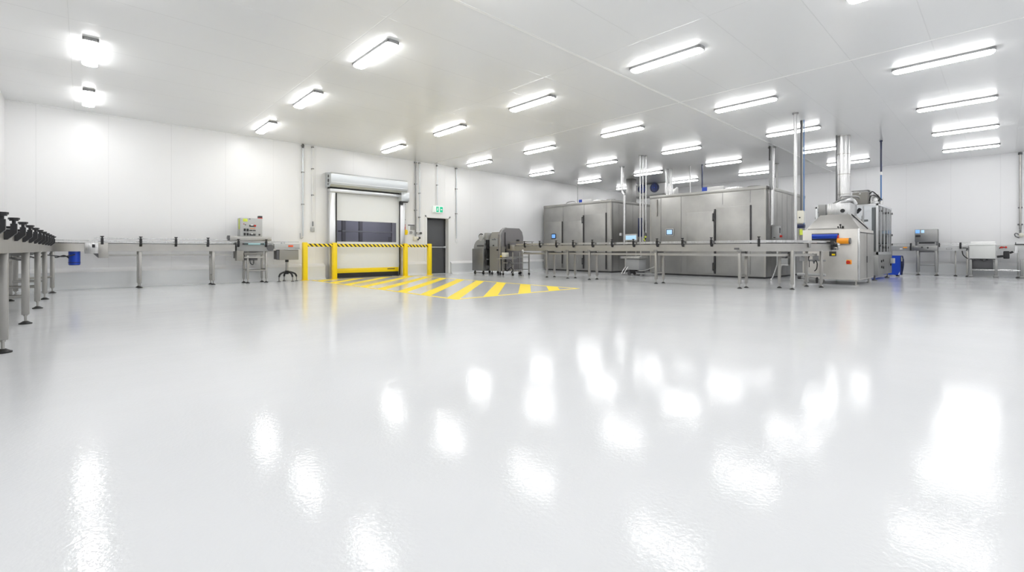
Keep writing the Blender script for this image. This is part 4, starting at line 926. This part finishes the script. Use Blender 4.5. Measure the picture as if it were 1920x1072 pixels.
for px in (1819.7, 1867.5, 1916.5): MB().box(BXF-.03, BXF+.03, pa(px)-.035, pa(px)+.035, .07, .57, .006).box(BXF-.05, BXF+.05, pa(px)-.06, pa(px)+.06, 0, .07, .01).build('leg', DSTEEL, t)
for px in (1819.7, 1916.5): MB().box(BXF+.33, BXF+.39, pa(px)-.035, pa(px)+.035, 0, .57, .006).build('leg', DSTEEL, t)
MB().box(BXF+.1, BXF+.3, pa(1862), pa(1822), .256, .56, .01).build('motor_cover', DGREY, t)
wc = thing('white_cabinet', (BXF+.1, pa(1842), .6), 'large off white box cabinet with slightly wider lid on the low steel frame', 'cabinet')
MB().box(BXF-.08, BXF+.4, pa(1867), pa(1818), .60, 1.04, .008).build('body', CABW, wc)
MB().box(BXF-.10, BXF+.42, pa(1868), pa(1816.5), 1.04, 1.075, .006).build('lid', WHITE, wc)
MB().box(BXF-.05, BXF+.38, pa(1866), pa(1819), .575, .60).build('base', DARK, wc)
MB().box(BXF+.15, BXF+.35, pa(1866), pa(1820), 1.075, 1.16, .004).build('top_guide', WHITE, wc)
MB().tube([(BXF-.07, pa(1838), .585), (BXF-.08, pa(1843), .54), (BXF-.07, pa(1852), .57)], .012).sph((BXF-.09, pa(1844), .545), .035).build('cable', DARK, wc)
t = last
MB().box(BXF, BXF+.015, -.95, pa(1870), .85, 1.04, .003).box(BXF+.385, BXF+.40, -.95, pa(1870), .85, 1.04, .003).build('side_beam', LGREY, t)
MB().box(BXF+.015, BXF+.385, -.95, pa(1870), .98, 1.0).build('belt', BELT, t)
MB().box(BXF-.02, BXF+.42, -.95, pa(1903), 1.04, 1.07).build('edge', DARK, t)
MB().box(BXF-.02, BXF, pa(1908), pa(1903), .78, 1.0).build('joint_plate', LSTEEL, t); MB().box(BXF-.03, BXF, pa(1905), pa(1903.5), 1.04, 1.12, .004).build('bracket', BLACK, t)
MB().sph((BXF-.02, pa(1878), .96), .035, 1, 1.3, .8).sph((BXF-.02, pa(1886), .965), .03).build('red_fitting', RED, t); MB().tube([(BXF-.01, pa(1874), .92), (BXF-.03, pa(1877), .98), (BXF-.01, pa(1884), .96)], .012).build('cable', BLACK, t)
mo = MB().box(BXF+.05, BXF+.25, pa(1893), pa(1881), .60, .84, .02).cyl((BXF+.15, pa(1881), .68), (BXF+.15, pa(1869), .66), .035).cyl((BXF+.15, pa(1893), .78), (BXF+.15, pa(1900), .82), .03).build('motor', BLACK, t)
leg(t, BXF+.05, pa(1909), w=.035, top=.85, m_=DSTEEL); leg(t, BXF+.3, pa(1909), w=.035, top=.85, m_=DSTEEL)
leg(t, BXF+.05, -.9, w=.05)
# ------------------------------------------------------------------ wall conduits and fittings
def wall_pipe(px, z0, z1, r, m_, lab, gap=.05, brk=(.35, .7), cat='conduit'):
    x = onY(px, YL-gap); t = thing('wall_conduit', (x, YL, z0), lab, cat)
    MB().cyl((x, YL-gap, z0), (x, YL-gap, z1), r, 12).build('pipe', m_, t)
    m = MB()
    for f in brk:
        z = z0+f*(z1-z0); m.box(x-r*2, x+r*2, YL-gap-r, YL, z-.015, z+.015)
    m.box(x-r*2, x+r*2, YL-gap-r, YL, z1-.05, z1-.01)
    m.build('bracket', DSTEEL, t); return t, x
def zy(y, px, Y=YL-.05): a, b = ray(px); return EYE+(469-y)*(Y/b)/862
t, x = wall_pipe(568, zy(443, 568), CEIL-.02, .018, GALV, 'grey wall conduit left of the roller door, the left one of the pair')
MB().tube([(x, YL-.05, zy(444, 568)), (x-.01, YL-.05, zy(446, 568)), (x-.06, YL-.04, zy(446.5, 568)), (x-.07, YL-.02, zy(437, 568))], .012).build('cable', LGREY, t)
MB().cyl((x, YL-.05, CEIL-.12), (x, YL-.05, CEIL), .03).build('coupling', DGREY, t)
t, x = wall_pipe(586.5, zy(415, 586.5), CEIL-.02, .016, WHITE, 'thin white wall conduit ending in a small socket left of roller door')
MB().cyl((x, YL-.05, zy(415, 586)), (x, YL-.05, zy(424, 586)), .02).build('dark_connector', DSTEEL, t); MB().box(x-.05, x+.05, YL-.07, YL, zy(434, 586), zy(426, 586), .01).build('socket', LGREY, t)
t, x = wall_pipe(779.5, zy(443, 779.5), CEIL-.02, .022, DSTEEL, 'dark grey wall conduit just right of the roller door')
MB().box(x-.09, x+.02, YL-.1, YL, zy(451, 779.5), zy(443, 779.5), .015).sph((x+.06, YL-.06, zy(446, 780)), .05).build('socket', CREAM, t); MB().cyl((x+.13, YL-.1, zy(446, 785)), (x+.13, YL, zy(446, 785)), .04).sph((x+.07, YL-.1, zy(449, 783)), .03).build('plug', DARK, t)
t, x = wall_pipe(787, zy(433, 787), CEIL-.02, .014, GALV, 'thin pale wall conduit ending above sockets near the exit door', brk=(.2, .55))
MB().box(x-.11, x+.0, YL-.05, YL, zy(438.5, 787), zy(435, 787), .006).build('socket', LGREY, t); MB().cyl((x+.04, YL-.08, zy(437, 787)), (x+.04, YL, zy(437, 787)), .04).build('plug', DGREY, t)
t, x = wall_pipe(820, 2.52, CEIL-.02, .012, GALV, 'thin wall conduit dropping from ceiling to the green exit sign', brk=(.5,))
t, x = wall_pipe(856, zy(447, 856), CEIL-.02, .018, GALV, 'grey wall conduit right of the exit door with hanging loop')
MB().tube([(x, YL-.05, zy(447, 856)), (x-.04, YL-.05, zy(451, 856)), (x, YL-.05, zy(456, 856)), (x+.05, YL-.05, zy(452, 856)), (x, YL-.05, zy(447, 856))], .011).build('cable_loop', WHITE, t)
t, x = wall_pipe(759, zy(425, 759), 2.50, .010, LGREY, 'thin cable conduit below the roller door motor box', brk=(.3,))
MB().box(x-.035, x+.035, YL-.04, YL, zy(431, 758), zy(420, 758), .004).build('red_pull', RED, t)
MB().box(x-.03, x+.09, YL-.10, YL, zy(440, 758), zy(430.5, 758), .02).cyl((x+.06, YL-.12, zy(435, 760)), (x+.06, YL-.1, zy(435, 760)), .03).build('yellow_button_box', YEL, t)
t = thing('instruction_panel', (onY(771, YL), YL, 1.3), 'white instruction panel with grey print on the wall right of roller door', 'sign')
a, b = onY(764, YL), onY(777.5, YL); MB().box(a, b, YL-.012, YL, zy(440, 770), zy(420, 770), .003).build('board', MAPP, t)
MB().box(a+.01, b-.01, YL-.016, YL-.012, zy(423, 770), zy(421, 770)).build('dark_header', DGREY, t); MB().box(a+.10, b-.01, YL-.016, YL-.012, zy(431, 770), zy(423.3, 770)).build('grey_print', GREYP, t)
MB().cyl((a+.14, YL-.016, zy(435.5, 770)), (a+.14, YL-.012, zy(435.5, 770)), .055, 20).box(a+.07, a+.10, YL-.016, YL-.012, zy(439, 770), zy(433, 770)).build('grey_symbol', GREYP, t)
# exit sign
a, b = onY(812, YL-.06), onY(831, YL-.06); z0, z1 = zy(399, 821), zy(386, 821)
t = thing('exit_sign', ((a+b)/2, YL, z0), 'green and white illuminated running figure exit sign above the grey door', 'sign')
MB().box(a, b, YL-.07, YL, z0, z1, .015).build('housing', EXITW, t)
MB().box(a+.13, a+.24, YL-.074, YL-.07, z0+.03, z1-.03).box(a+.29, b-.03, YL-.074, YL-.07, z0+.03, z1-.03).build('green_field', GREEN, t)
mx = a+.185; zc = (z0+z1)/2; Yf = YL-.078
MB().cyl((mx+.012, Yf, zc+.055), (mx+.012, Yf+.004, zc+.055), .013, 12).prism([(mx-.018, zc+.035), (mx+.012, zc+.038), (mx+.008, zc-.01), (mx+.03, zc-.04), (mx+.02, zc-.048), (mx-.006, zc-.018), (mx-.02, zc-.05), (mx-.04, zc-.05), (mx-.014, zc-.004)], 'y', Yf, Yf+.004).prism([(mx+.008, zc+.034), (mx+.036, zc+.008), (mx+.03, zc+.002), (mx+.004, zc+.022)], 'y', Yf, Yf+.004).build('running_figure', EXITW, t)
ax = (a+.29+b-.03)/2
MB().prism([(ax-.04, zc), (ax, zc+.035), (ax, zc+.012), (ax+.04, zc+.012), (ax+.04, zc-.012), (ax, zc-.012), (ax, zc-.035)], 'y', Yf, Yf+.004).build('arrow', EXITW, t)
# back wall pipe with spray gun
yb = onX(1913, XB-.05); a_, b_ = ray(1913); D = (XB-.05)/a_
zz = lambda y: EYE+(469-y)*D/862
t = thing('wall_hose_pipe', (XB, yb, zz(447)), 'grey vertical pipe on the back wall ending in a coiled hose fitting', 'pipe')
MB().cyl((XB-.06, yb, zz(430)), (XB-.06, yb, CEIL-.03), .026, 12).build('pipe', STEEL, t)
MB().cyl((XB-.06, yb, CEIL-.09), (XB-.06, yb, CEIL-.02), .05).box(XB-.08, XB, yb-.05, yb+.05, zz(390), zz(388)).box(XB-.08, XB, yb-.06, yb+.06, zz(422), zz(419.5)).build('bracket', DGREY, t)
m = MB()
for k in range(5): m.sph((XB-.06, yb, zz(423+k*3)), .03, 1, 1, .8)
m.build('chain_connector', DSTEEL, t)
MB().sph((XB-.1, yb-.02, zz(441)), .065, 1, .9, 1.1).build('fitting', CREAM, t)
MB().tube([(XB-.1, yb+.02, zz(446)), (XB-.1, yb+.10, zz(443)), (XB-.1, yb+.12, zz(439)), (XB-.1, yb+.09, zz(437)), (XB-.1, yb+.02, zz(440))], .014).build('hose', DGREY, t)
# ------------------------------------------------------------------ light and view
w = bpy.data.worlds.new('world'); SC.world = w; w.use_nodes = True
w.node_tree.nodes['Background'].inputs[0].default_value = (.8, .85, .9, 1); w.node_tree.nodes['Background'].inputs[1].default_value = .3
SC.view_settings.view_transform = 'Standard'; SC.view_settings.look = 'None'; SC.view_settings.gamma = 1
SC.view_settings.use_curve_mapping = False; SC.view_settings.exposure = 0.93
try:
    SC.cycles.max_bounces = 12; SC.cycles.diffuse_bounces = 6; SC.cycles.glossy_bounces = 5; SC.cycles.transparent_max_bounces = 12
    SC.cycles.caustics_reflective = False; SC.cycles.sample_clamp_indirect = 8
except Exception: pass
